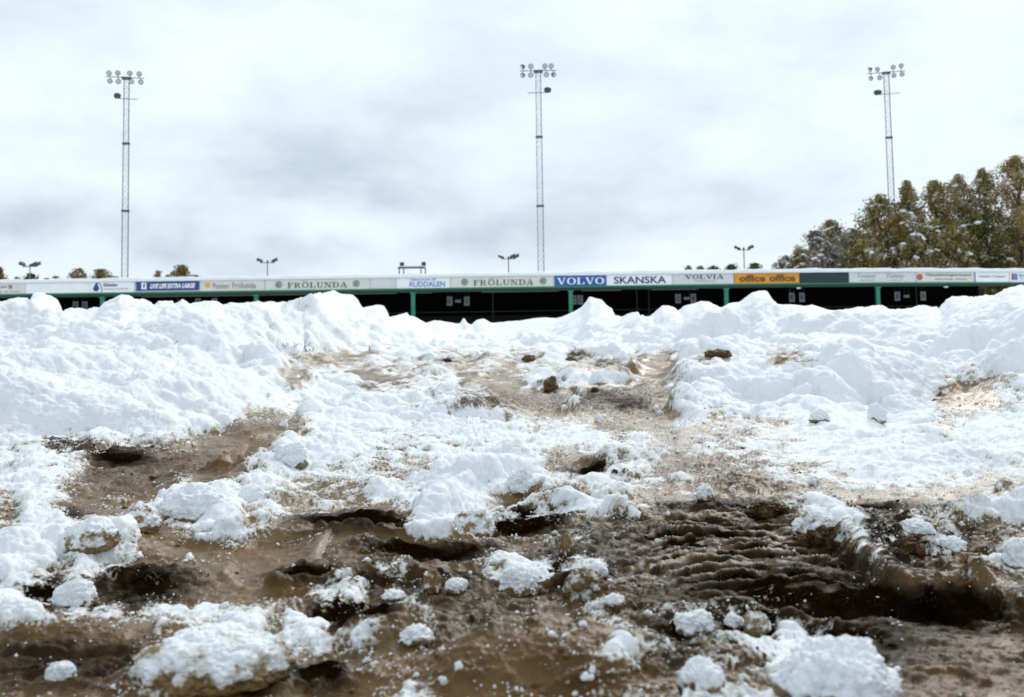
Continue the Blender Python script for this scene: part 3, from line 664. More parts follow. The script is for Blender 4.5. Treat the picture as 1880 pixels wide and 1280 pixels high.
def strip(name, m, y0, y1, z0, z1, xa=-60, xb=42, zb0=None, zb1=None):
    b = MB(); X_ = [xa]+[x for x in xs_ if xa < x < xb]+[xb]
    for a, c in zip(X_[:-1], X_[1:]):
        A, B_ = pathY(a), pathY(c); q0 = z0 if zb0 is None else zb0; q1 = z1 if zb1 is None else zb1
        b.quadbox([lp(a, A+y0, z0), lp(c, B_+y0, z0), lp(c, B_+y1, q0), lp(a, A+y1, q0), lp(a, A+y0, z1), lp(c, B_+y0, z1), lp(c, B_+y1, q1), lp(a, A+y1, q1)])
    o = b.build(name, m, st); return o
strip('fascia', M['grey'], .02, .10, ZB-.01, ZT-.01)
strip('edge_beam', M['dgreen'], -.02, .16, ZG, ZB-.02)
strip('flashing', M['green'], -.05, -.023, ZB-.10, ZB-.015)
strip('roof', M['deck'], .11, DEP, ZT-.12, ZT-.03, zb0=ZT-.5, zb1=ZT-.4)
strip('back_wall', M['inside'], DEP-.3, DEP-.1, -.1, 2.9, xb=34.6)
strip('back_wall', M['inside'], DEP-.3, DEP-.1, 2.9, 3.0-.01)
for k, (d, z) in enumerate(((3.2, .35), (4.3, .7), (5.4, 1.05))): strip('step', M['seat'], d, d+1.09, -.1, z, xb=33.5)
for a, c in ((-24, -7.5), (-6.3, -5.2), (-2, 3), (4.5, 7), (9, 12)): strip('gap_light_strip', M['gap_light'], 1.05, 1.15, ZG-.03, ZG+.02, xa=a, xb=c)  # pale bars painting the thin line of gap light under the eave
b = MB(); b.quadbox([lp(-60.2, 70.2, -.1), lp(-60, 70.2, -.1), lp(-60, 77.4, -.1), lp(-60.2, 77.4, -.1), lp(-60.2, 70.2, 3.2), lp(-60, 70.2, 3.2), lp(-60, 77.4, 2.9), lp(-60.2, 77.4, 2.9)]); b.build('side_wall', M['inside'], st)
for px in (-95, 187.5, 470, 758, 1047.5, 1333.5, 1612, 1893):
    x, y = on_path(px); b = MB(); b.box(x+6-.125, x+6+.125, y-70-.02+.05, y-70+.30, -.1, ZG-.002); b.box(x+6-.17, x+6+.17, y-70-.02, y-70+.38, ZG-.10, ZG-.004)
    b.build('post', M['post'], st)
for px in (-60, 60, 330, 620, 905, 1168, 1190, 1450, 1700):
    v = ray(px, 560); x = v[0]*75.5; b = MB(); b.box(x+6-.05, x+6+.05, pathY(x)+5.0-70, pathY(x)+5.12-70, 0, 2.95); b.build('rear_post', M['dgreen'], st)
strip('rail', M['dgreen'], 4.0, 4.06, 1.28, 1.33, xb=34)
# snow lying along the roof edge
rs = MB(); Xr = np.arange(-60, 42.01, .5)
prof = [(-.08, -.03), (-.15, .03), (-.14, .16), (.08, .25), (1.5, .28), (3.5, .15), (DEP, -.1), (DEP, -.4)]
for i, x in enumerate(Xr):
    for k, (dy, dzz) in enumerate(prof):
        n = .022*math.sin(x*1.7)+.02*math.sin(x*3.9+1)+random.uniform(-.012, .012)
        rs.v.append(lp(x, pathY(x)+dy+random.uniform(-.02, .02), ZT+dzz*(.93)+(n if 0 < k < 6 else 0)))
L_ = len(prof)
for i in range(len(Xr)-1):
    for k in range(L_-1): rs.f.append((i*L_+k, (i+1)*L_+k, (i+1)*L_+k+1, i*L_+k+1))
rs.build('roof_snow', M['rsnow'], st, True)

# ---- lettering: strokes (flat raised letters)
def glyphs():
    G = {}
    T, t = .20, .075; s = .055              # thick, thin, serif height
    def V(ox=0): return [((.0, 1-s), (.36, 1-s), (.36, 1), (.0, 1)), ((.60, 1-s), (.94, 1-s), (.94, 1), (.60, 1)), ((.08, 1-s), (.08+T*1.15, 1-s), (.54, 0), (.42, 0)), ((.74, 1-s), (.84, 1-s), (.54, 0), (.46, .04))]
    def ring(cx, cy, rx, ry, tx, ty, a0=0, a1=360, n=20):
        o = []
        for i in range(n):
            A = R(a0+(a1-a0)*i/n); B = R(a0+(a1-a0)*(i+1)/n)
            o.append(((cx+rx*math.cos(A), cy+ry*math.sin(A)), (cx+rx*math.cos(B), cy+ry*math.sin(B)), (cx+(rx-tx)*math.cos(B), cy+(ry-ty)*math.sin(B)), (cx+(rx-tx)*math.cos(A), cy+(ry-ty)*math.sin(A))))
        return o
    def rect(x0, x1, y0, y1): return ((x0, y0), (x1, y0), (x1, y1), (x0, y1))
    G['V'] = (V(), .96)
    G['O'] = (ring(.5, .5, .46, .52, T, t), 1.0)
    G['Ö'] = (ring(.5, .5, .46, .50, T*.9, t)+[rect(.22, .38, 1.08, 1.24), rect(.62, .78, 1.08, 1.24)], 1.0)
    G['L'] = ([rect(.12, .12+T, s, 1-s), rect(0, .46, 1-s, 1), rect(0, .80, 0, s), rect(.69, .80, s, .34)], .86)
    G['F'] = ([rect(.12, .12+T, s, 1-s), rect(0, .76, 1-s, 1), rect(0, .46, 0, s), rect(.66, .76, .72, 1-s), rect(.12+T, .55, .47, .47+s*1.3), rect(.49, .56, .36, .66)], .82)
    G['I'] = ([rect(.12, .12+T, s, 1-s), rect(0, .44, 1-s, 1), rect(0, .44, 0, s)], .50)
    G['R'] = ([rect(.12, .12+T, s, 1-s), rect(0, .5, 1-s, 1), rect(0, .46, 0, s)]+ring(.46, .745, .32, .255, T*.85, s*1.2, -90, 90, 10)+[rect(.3, .48, .49, .49+s*1.2), ((.42, .49), (.60, .49), (.92, 0), (.72, 0)), rect(.70, .98, 0, s)], .98)
    G['U'] = ([rect(.12, .12+T, .3, 1-s), rect(0, .44, 1-s, 1), rect(.74, .74+t, .3, 1-s), rect(.60, .96, 1-s, 1)]+ring(.465, .31, .345, .32, T*.8, t*1.1, 180, 360, 12), .98)
    G['N'] = ([rect(.12, .12+t, s, 1-s), rect(0, .3, 1-s, 1), rect(0, .34, 0, s), rect(.80, .80+t, 0, 1-s), rect(.66, 1.0, 1-s, 1), ((.14, 1-s), (.36, 1-s), (.875, 0), (.70, 0))], 1.03)
    G['D'] = ([rect(.12, .12+T, s, 1-s), rect(0, .48, 1-s, 1), rect(0, .48, 0, s)]+ring(.46, .5, .46, .5, T, s, -90, 90, 14), .98)
    G['A'] = ([((.08, s), (.17, s), (.52, 1), (.44, 1)), ((.66, s), (.90, s), (.56, 1.0), (.44, 1.0)), rect(0, .32, 0, s), rect(.56, 1.0, 0, s), rect(.24, .72, .30, .30+s*1.2)], 1.02)
    G['E'] = ([rect(.12, .12+T, s, 1-s), rect(0, .76, 1-s, 1), rect(0, .78, 0, s), rect(.66, .76, .74, 1-s), rect(.68, .78, s, .28), rect(.12+T, .55, .47, .47+s*1.3), rect(.49, .56, .36, .66)], .86)
    return G
GL = glyphs()
def serif_text(txt, x0, x1, z0, z1, m, parent, ydep=-.06, gap=.10, wt=0.0):
    tot = sum(GL[c][1] for c in txt)+gap*(len(txt)-1); k = (x1-x0)/tot; H = z1-z0; x = x0; b = MB(); n = 0
    for c in txt:
        for q in GL[c][0]:
            n += 1; y = ydep-.0006*(n % 9)
            P = [(x+(a+(wt if a > .5 else -wt)*0)*k, z0+h*H) for a, h in q]
            ar = sum(P[i][0]*P[(i+1) % 4][1]-P[(i+1) % 4][0]*P[i][1] for i in range(4))
            if ar < 0: P = P[::-1]
            b.quadbox([(P[0][0], y, P[0][1]), (P[1][0], y, P[1][1]), (P[1][0], ydep+.028, P[1][1]), (P[0][0], ydep+.028, P[0][1]), (P[3][0], y, P[3][1]), (P[2][0], y, P[2][1]), (P[2][0], ydep+.028, P[2][1]), (P[3][0], ydep+.028, P[3][1])])
        x += (GL[c][1]+gap)*k
    return b.build('lettering', m, parent)
def text(txt, x0, x1, z0, z1, m, parent, y=-.06, bold=0., shear=0.):
    cu = bpy.data.curves.new('lettering', 'FONT'); cu.body = txt; cu.offset = bold; cu.extrude = .01; cu.shear = shear; cu.resolution_u = 3
    o = bpy.data.objects.new('lettering', cu); C.objects.link(o); bpy.context.view_layer.update()
    me = bpy.data.meshes.new_from_object(o.evaluated_get(bpy.context.evaluated_depsgraph_get()))
    bpy.data.objects.remove(o); bpy.data.curves.remove(cu)
    n = len(me.vertices); v = np.empty(n*3, np.float32); me.vertices.foreach_get('co', v); v = v.reshape(-1, 3)
    a, b_ = v[:, 0].min(), v[:, 0].max(); c, d = v[:, 1].min(), v[:, 1].max()
    w = np.stack([x0+(v[:, 0]-a)/(b_-a)*(x1-x0), y-v[:, 2], z0+(v[:, 1]-c)/(d-c)*(z1-z0)], -1)
    me.vertices.foreach_set('co', w.astype(np.float32).reshape(-1)); me.update(); me.materials.clear(); me.materials.append(m)
    o = bpy.data.objects.new('lettering', me); C.objects.link(o); o.parent = parent; return o
class Board:
    def __init__(s, pa, pb, m, label, z0=ZB+.005, z1=ZT-.03, dy=0.0):
        xa, ya = on_path(pa); xb, yb = on_path(pb); s.L = math.hypot(xb-xa, yb-ya); s.pa, s.pb = pa, pb
        s.r = empty('advertising_board', (xa, ya-.03-dy, 0), math.atan2(yb-ya, xb-xa)); tag(s.r, label, 'advertising board', 'advertising boards along the stand roof')
        b = MB(); b.box(.008, s.L-.008, 0, .035, z0, z1); b.build('panel', m, s.r); s.z0, s.z1 = z0, z1
    def X(s, px): return (px-s.pa)/(s.pb-s.pa)*s.L
    def Z(s, f): return s.z0+f*(s.z1-s.z0)
    def text(s, t, a, b, f0, f1, m, **k): return text(t, s.X(a), s.X(b), s.Z(f0), s.Z(f1), m, s.r, y=-.012, **k)
    def serif(s, t, a, b, f0, f1, m, **k): return serif_text(t, s.X(a), s.X(b), s.Z(f0), s.Z(f1), m, s.r, ydep=-.022, **k)
    def rect(s, name, a, b, f0, f1, m, y=-.006):
        q = MB(); q.box(s.X(a), s.X(b), y, -.0005, s.Z(f0), s.Z(f1)); return q.build(name, m, s.r)
    def dot(s, name, c, f, rpx, m, y=-.012, n=20):
        q = MB(); q.lathe((s.X(c), -.0005, s.Z(f)), (0, -1, 0), [(0, rpx*70/FPX), (-y-.0005, rpx*70/FPX), (-y, .001)], n); return q.build(name, m, s.r)
B = Board(-60, 48, M['cream'], 'cream board with small grey lettering at the left end of the stand roof')
B.text('post', 2, 13, .52, .78, M['tgrey']); B.rect('emblem', 16, 23, .48, .86, M['tgrey']); B.text('iska. Tlg. at bask', -30, 38, .12, .26, M['tgrey'])
B = Board(48, 165, M['white'], 'blank white board between the cream board and the blue drop emblem')
B = Board(165, 247, M['white'], 'white board with blue drop emblem and dark name')
q = MB(); c_ = (B.X(177), -.006, B.Z(.40)); q.lathe(c_, (0, -1, 0), [(0, .19), (.012, .19), (.0125, .001)], 18)
q.quadbox([(c_[0]-.15, -.016, B.Z(.55)), (c_[0]+.15, -.016, B.Z(.55)), (c_[0]+.15, -.001, B.Z(.55)), (c_[0]-.15, -.001, B.Z(.55)), (c_[0]-.01, -.016, B.Z(.97)), (c_[0]+.03, -.016, B.Z(.97)), (c_[0]+.03, -.001, B.Z(.97)), (c_[0]-.01, -.001, B.Z(.97))]); q.build('drop_emblem', M['blue'], B.r)
q = MB()
for i in range(6):
    a0, a1 = R(95-i*18), R(95-(i+1)*18); cx, cz = B.X(180), B.Z(.2)
    q.bar((cx+.26*math.cos(a0), -.01, cz+.46*math.sin(a0)), (cx+.26*math.cos(a1), -.01, cz+.46*math.sin(a1)), .022, 5)
q.build('arc_emblem', M['navy'], B.r)
B.text('Ehistian', 191, 216, .58, .88, M['navy'], bold=.02); B.text('Entreprenadkraft', 192, 236, .22, .42, M['faint'])
B = Board(250, 366, M['blue'], 'dark blue board with white emblem and slanted white slogan', z0=ZB+.08, dy=.01)
B.rect('emblem', 260, 269.5, .15, .9, M['twhite']); B.text('f', 263, 267.5, .28, .8, M['tgreen'], bold=.02)
B.text('LIVE LIFE EXTRA LARGE', 276, 359, .22, .76, M['twhite'], bold=.045, shear=.25)
B = Board(367, 486, M['cream'], 'cream board with yellow sun emblem and grey lettering')
B.dot('sun_emblem', 381.5, .55, 5.2, M['yellow']); B.text('Posten', 391, 421, .22, .74, M['tgrey']); B.text('Frölunda', 427, 470, .22, .78, M['tgrey'])
def roundel(B, px):
    B.dot('roundel', px, .52, 6.2, M['tgreen']); B.dot('roundel_centre', px, .52, 4.6, M['cream'], y=-.016)
    B.text('@', px-3.6, px+3.6, .34, .72, M['tgreen'], bold=.03).location.y = -.008
B = Board(487, 679, M['cream'], 'cream board with green word between roundels, nearer the left end')
roundel(B, 512); roundel(B, 654); B.serif('FRÖLUNDA', 528, 638, .16, .70, M['tgreen'])
B = Board(680, 727, M['grey'], 'patched grey blank board left of the blue lettered white board')
B.rect('patch', 686, 696, .1, .9, M['cream']); B.rect('patch', 700, 716, .08, .92, M['cream'])
B = Board(728, 826, M['white'], 'white board with pale blue serif lettering above a green post')
B.text('Välkommen till', 752, 800, .72, .93, M['tblue']); B.text('RUDDALEN', 752, 817, .12, .62, M['tblue'], bold=.015)
B = Board(827, 1016, M['cream'], 'cream board with green word between roundels, touching the bright blue board')
roundel(B, 853); roundel(B, 997); B.serif('FRÖLUNDA', 869, 980, .16, .70, M['tgreen'])
B = Board(1018, 1113, M['vblue'], 'bright blue board with heavy white slab lettering', dy=.01)
B.serif('VOLVO', 1022.5, 1110, .14, .80, M['twhite'], gap=.02)
B = Board(1114, 1234, M['white'], 'white board with navy block capitals beside the bright blue board')
B.text('SKANSKA', 1127, 1223, .14, .84, M['navy'], bold=.018)
B = Board(1235, 1347, M['grey'], 'light grey board with small navy serif capitals')
B.serif('VOLVIA', 1258, 1329, .50, .90, M['navy'], gap=.06); B.text('Volvobilförsäkring', 1275, 1312, .24, .36, M['faint'])
B = Board(1348, 1467, M['orange'], 'orange board with doubled brown lower case word', dy=.01)
B.text('office', 1357, 1405, .16, .84, M['brown'], bold=.04); B.text('office', 1412, 1460, .16, .84, M['brown'], bold=.04)
B = Board(1468, 1558, M['black'], 'plain black board right of the orange board', dy=.01)
B = Board(1559, 1682, M['grey'], 'light grey board with two faint slanted words')
for a in (1574, 1627): B.text('Tommy', a, a+34, .30, .85, M['faint'], shear=.3); B.rect('underline', a+4, a+30, .16, .24, M['faint'])
B = Board(1683, 1788, M['cream'], 'cream board with red-brown round emblem and long name')
B.dot('round_emblem', 1688.5, .5, 6.2, M['red']); B.text('Plattsättningsarbeten', 1700, 1783, .52, .86, M['tgrey'], bold=.01); B.text('västra Frölunda - Göteborg', 1716, 1774, .18, .36, M['tgrey'])
B = Board(1789, 1853, M['white'], 'white board with blue left edge and small grey words near the right end')
B.rect('edge_stripe', 1789.5, 1791.5, .02, .98, M['tblue']); B.text('Tekniska Transport', 1796, 1847, .42, .66, M['tgrey'])
B = Board(1854, 1960, M['white'], 'white board with red and blue emblem at the right picture edge')
B.rect('emblem', 1857, 1861, .2, .85, M['dred']); B.rect('emblem', 1861.2, 1868, .2, .85, M['tblue']); B.text('Blomstermåla', 1871, 1915, .55, .8, M['tblue']); B.text('Trädgård', 1871, 1905, .25, .45, M['tblue'])

# hanging section plates
def plate(px, py, ch, label, w=.36, h=.60):
    p = at(px, py, 72.2 if px < 1600 else 73.6)
    r_ = empty('section_sign', p); b = MB(); b.box(-w/2, w/2, 0, .03, -h/2, h/2); b.build('plate', M['sign'], r_)
    b = MB(); b.bar((-w*.35, .015, h/2), (-w*.35, .015, ZT-.42-p.z), .008); b.bar((w*.35, .015, h/2), (w*.35, .015, ZT-.42-p.z), .008); b.build('hanger', M['dsteel'], r_)
    if ch == '-':
        pass
    else: text(ch, -w*.26, w*.26, -h*.27, h*.27, M['signl'], r_, y=-.012, bold=.03)
    tag(r_, label, 'sign', 'section plates hanging in the stand')
PL = [(138.5, 562, 'E', 'grey letter plate, left of the pair beside the leftmost green post'), (155.5, 562, 'E', 'grey letter plate, right of the pair beside the leftmost green post'),
      (363.5, 556, 'D', 'grey letter plate half behind snow under the dark blue board'), (394, 556, 'D', 'grey letter plate half behind snow under the yellow sun emblem'),
      (825.5, 553, 'D', 'grey plate with letter D just right of the middle-left green post'), (857, 553, 'C', 'grey plate with letter C left of the centre'),
      (1053.5, 551, 'C', 'grey letter plate touching the post below the bright blue board'), (1065.5, 550.5, 'C', 'grey letter plate just above the pointed snow peak'),
      (1245, 548.5, 'C', 'grey letter plate left of the short blank plate, above the right snow bank'), (1273, 548, 'B', 'grey letter plate touching the snow, right of that short blank plate'),
      (1454, 546, 'B', 'grey letter plate, left of the pair below the orange and black boards'), (1472.5, 546, 'B', 'grey letter plate, right of the pair below the orange and black boards'),
      (1647.5, 544, 'A', 'grey letter plate just right of the rightmost green post'), (1695, 543.5, 'A', 'grey letter plate farthest right in the stand')]
for a in PL: plate(*a)
for px, py, l in ((841, 553, 'small blank plate between letters D and C'), (1261, 548, 'small blank plate between letters C and B'), (1664.5, 544, 'small blank plate between the two rightmost letter plates')):
    plate(px, py, '-', l, .38, .18)
def eave_lamp(px, py, label):
    x, y = on_path(px); r_ = empty('eave_lamp', (x, y-.12, ZG-.02)); b = MB(); b.lathe((0, 0, -.09), (0, 0, 1), [(0, .001), (0, .07), (.03, .15), (.08, .15), (.10, .02)], 10); b.build('lamp_shade', M['white'], r_, True)
    b = MB(); b.bar((0, 0, 0), (0, .12, .06), .02); b.build('bracket', M['steel'], r_); tag(r_, label, 'lamp', 'small lamps under the stand eaves')
eave_lamp(1465, 527, 'tiny white lamp under the eaves where the orange and black boards meet'); eave_lamp(1735, 525, 'tiny white lamp under the eaves near the right end')

# ------------------------------------------------------------------ floodlight masts
def mast(px_top, py_bar, px_base, py_base, Yd, lamps, arm, joints, label):
    top = at(px_top, py_bar, Yd); v1 = at(px_base, py_base, Yd)
    k = (v1.x-top.x)/(v1.z-top.z); H = top.z; xb = top.x+k*(0-top.z)
    r_ = empty('floodlight_mast', (xb, Yd, 0)); r_.rotation_euler = (0, math.atan2(top.x-xb, H), -math.atan2(top.x, Yd)*.85)
    tag(r_, label, 'floodlight mast', 'floodlight masts behind the stand')
    sc_ = Yd/FPX
    zj = [0]+sorted((top.z-(j-py_bar)*sc_*1.0 for j in joints))+[H]
    hw = [.225*Yd/85, .21*Yd/85, .19*Yd/85]
    for s_i in range(len(zj)-1):
        w = hw[min(s_i, len(hw)-1)]; z0, z1 = zj[s_i], zj[s_i+1]
        for sx, sy in ((-1, -1), (-1, 1), (1, -1), (1, 1)):
            b = MB(); b.bar((sx*w, sy*w, z0), (sx*w, sy*w, z1), .028, 6); b.build('leg', M['dsteel'] if sx > 0 and sy < 0 else M['steel'], r_)
        b = MB(); n = max(2, int((z1-z0)/.42)); hz = (z1-z0)/n
        for i in range(n):
            za, zb = z0+i*hz, z0+(i+1)*hz; fl = i % 2
            for (ax, ay), (bx, by) in (((-w, -w), (w, -w)), ((w, -w), (w, w)), ((w, w), (-w, w)), ((-w, w), (-w, -w))):
                p, q = ((ax, ay), (bx, by)) if fl else ((bx, by), (ax, ay))
                b.bar((*p, za), (*q, zb), .019, 4)
            b.bar((-w, -w, za), (w, -w, za), .018, 4)
        b.build('lattice', M['lsteel'], r_)
        if s_i: b = MB(); b.box(-w-.09, w+.09, -w-.09, w+.09, z0-.06, z0+.06); b.build('joint_collar', M['dsteel'], r_)
    b = MB(); b.box(-.36, .36, -.36, .36, H-.06, H+.05); b.build('platform', M['dsteel'], r_)
    b = MB(); xs2 = [l[0] for l in lamps]; b.bar(((min(xs2)-6)*sc_, -.3, H), ((max(xs2)+6)*sc_, -.3, H), .035); b.build('crossbar', M['steel'], r_)
    for dx, dyp, turn, tone in lamps:
        x = dx*sc_; z = H-dyp*sc_; sg = -1 if dyp > 0 else 1
        ax = Vector((math.sin(R(turn)), -math.cos(R(turn)), -.45)).normalized()
        b = MB(); c_ = Vector((x, -.34, z)); b.lathe(c_-ax*.16, ax, [(0, .001), (.0, .09), (.08, .14), (.15, .195), (.25, .215), (.27, .20)], 14); f_ = b.build('floodlight', M['steel'] if tone < 2 else M['dsteel'], r_, True)
        b = MB(); b.disc(c_+ax*.09, ax, .185, 14); b.build('lens', M['lens'], f_)
        b = MB(); b.bar((x, -.3, H), (x, -.36, z-sg*.12), .03, 5); b.build('bracket', M['dsteel'], f_)
    ad, x0, x1, bx0, bx1 = arm; z = H-ad*sc_
    b = MB(); b.bar((x0*sc_, -.33, z), (x1*sc_, -.33, z), .03); b.build('side_arm', M['steel'], r_)
    b = MB(); cxx = (bx0+bx1)/2*sc_; wl = abs(bx1-bx0)/2*sc_
    b.lathe((cxx, -.33, z+.02), (0, 0, 1), [(0, wl*.75), (.03, wl*.8), (.16, wl), (.30, wl*.95), (.38, wl*.6), (.40, .001)], 14); b.build('side_lamp', M['dsteel'], r_, True)
mast(232.5, 144, 229, 512, 85, [(-30, -7, -10, 1), (-15, -8, 0, 0), (6, -8.5, 0, 0), (22, -8, 15, 1), (-28, 8, -20, 2), (-14, 8, 0, 0), (9, 7, 0, 0), (25, 7, 20, 2)], (40, -20, 20, -22, -9), [266.5, 392], 'tall lattice floodlight mast at the left of the picture')
mast(988, 131.5, 993.5, 503, 85, [(-28, -8, -75, 2), (-13.5, -8.5, 0, 0), (12.5, -8.5, 0, 0), (24, -8.5, 5, 0), (-28, 8, -60, 2), (-14, 8, 0, 0), (15, 7.5, 0, 1), (28, 8, 60, 2)], (41.5, -20, 20, 10, 24), [254.5, 383], 'tall lattice floodlight mast in the middle of the picture')
mast(1627, 134, 1637, 372, 94, [(-28, -8, -70, 2), (-15, -7, -15, 1), (12.5, -8.5, 0, 1), (26, -10, 10, 1), (-27, 9, -50, 2), (-12, 9, 0, 0), (13, 7, 0, 0), (27, 6, 0, 1)], (41, -16, 22, -24, -9), [255.5, 380], 'tall lattice floodlight mast at the right, rising from the trees')

# small pole lamps far behind
def pole_lamp(px, py, Yd, wpx, heads, label):
    p = at(px, py, Yd); sc_ = Yd/FPX; r_ = empty('pole_lamp', (p.x, Yd, 0)); H = p.z; w = wpx*sc_/2
    b = MB(); b.bar((0, 0, 0), (0, 0, H), .085, 8, .06); b.build('pole', M['steel'], r_)
    b = MB(); b.bar((-w*.9, 0, H-.15), (w*.9, 0, H-.15), .05); b.build('crossbar', M['steel'], r_)
    for hx in heads:
        x = hx*w; t = .12 if hx < 0 else -.12
        b = MB(); b.quadbox([(x-.34, -.28, H-.05+t), (x+.34, -.28, H-.05-t), (x+.30, .2, H-.05-t), (x-.30, .2, H-.05+t), (x-.30, -.30, H+.20+t), (x+.30, -.30, H+.20-t), (x+.24, .16, H+.34-t), (x-.24, .16, H+.34+t)]); b.build('lamp_head', M['dsteel'], r_)
    b = MB(); b.lathe((0, 0, H), (0, 0, 1), [(-.1, .1), (.1, .1), (.13, .01)], 8); b.build('pole_cap', M['dsteel'], r_)
    tag(r_, label, 'pole lamp', 'pole lamps behind the stand')
pole_lamp(55, 487, 120, 30, (-.9, .5, .95), 'small pole lamp at the far left above the low trees')
pole_lamp(491, 480, 120, 30, (-.9, .9), 'small pole lamp between the left mast and the roof frame')
pole_lamp(933.5, 473, 120, 30, (-.9, .5, .95), 'small pole lamp just left of the middle mast')
pole_lamp(1365.5, 456.5, 120, 27, (-.9, .9), 'small pole lamp standing over the low green trees at the right')
# frame on or behind the roof
p = at(756, 491, 80); g_ = empty('roof_frame', (p.x, 80, 0)); z = p.z; sc_ = 80/FPX
tag(g_, 'low grey steel frame with a snow-covered beam standing above the roof', 'frame')
b = MB(); b.box(-25*sc_, 25*sc_, -.3, .3, z-.08, z+.02); b.build('beam', M['dsteel'], g_)
for sx in (-19, 21):
    b = MB()
    for o_ in (-.2, .2): b.bar((sx*sc_+o_, 0, 0), (sx*sc_+o_*.8, 0, z-.08), .05)
    for i in range(8): b.bar((sx*sc_-.2, 0, .3+i*.5), (sx*sc_+.2, 0, .6+i*.5), .03, 4)
    b.build('leg', M['steel'], g_)
b = MB(); b.lathe((-24*sc_, 0, z+.02), (1, 0, 0), [(0, .01), (.05, .14), (49*sc_-.05, .14), (49*sc_, .01)], 10); b.build('beam_snow', M['rsnow'], g_, True)
for sx in (-18, 22): b = MB(); b.box(sx*sc_-.15, sx*sc_+.15, -.1, .1, z+.1, z+.38); b.build('lamp_box', M['dsteel'], g_)

# ------------------------------------------------------------------ trees
def leaf_mat(name, cols_):
    m = bpy.data.materials.new(name); m.use_nodes = True; t = m.node_tree; b = t.nodes['Principled BSDF']
    a = N(t, 'ShaderNodeAttribute', attribute_name='tone'); r_ = N(t, 'ShaderNodeValToRGB'); cr = r_.color_ramp
    cr.elements[0].position = 0; cr.elements[0].color = (*cols_[0], 1); cr.elements[1].position = 1; cr.elements[1].color = (*cols_[-1], 1)
    for i, c in enumerate(cols_[1:-1]): e = cr.elements.new((i+1)/(len(cols_)-1)); e.color = (*c, 1)
    t.links.new(a.outputs['Fac'], r_.inputs[0]); t.links.new(r_.outputs[0], b.inputs['Base Color']); b.inputs['Roughness'].default_value = .8; b.inputs['Specular IOR Level'].default_value = .2
    return m
LM = dict(olive=leaf_mat('olive_leaves', [(.055, .050, .012), (.17, .135, .030), (.29, .22, .065), (.33, .27, .15), (.66, .66, .66)]),
          rust=leaf_mat('rusty_leaves', [(.07, .050, .013), (.20, .14, .038), (.33, .23, .08), (.38, .30, .18), (.66, .66, .66)]),
          pale=leaf_mat('frosty_twigs', [(.08, .07, .05), (.18, .15, .11), (.30, .27, .22), (.60, .60, .60)]),
          green=leaf_mat('dark_green_leaves', [(.03, .038, .008), (.09, .095, .02), (.16, .145, .035), (.24, .20, .08)]),
          gold=leaf_mat('golden_leaves', [(.08, .055, .012), (.17, .11, .022), (.25, .17, .045), (.22, .18, .09)]))
BARK = mat('bark', (.06, .05, .045), .9, noise=.4, nscale=6); TS = mat('branch_snow', (.84, .86, .90), .8)
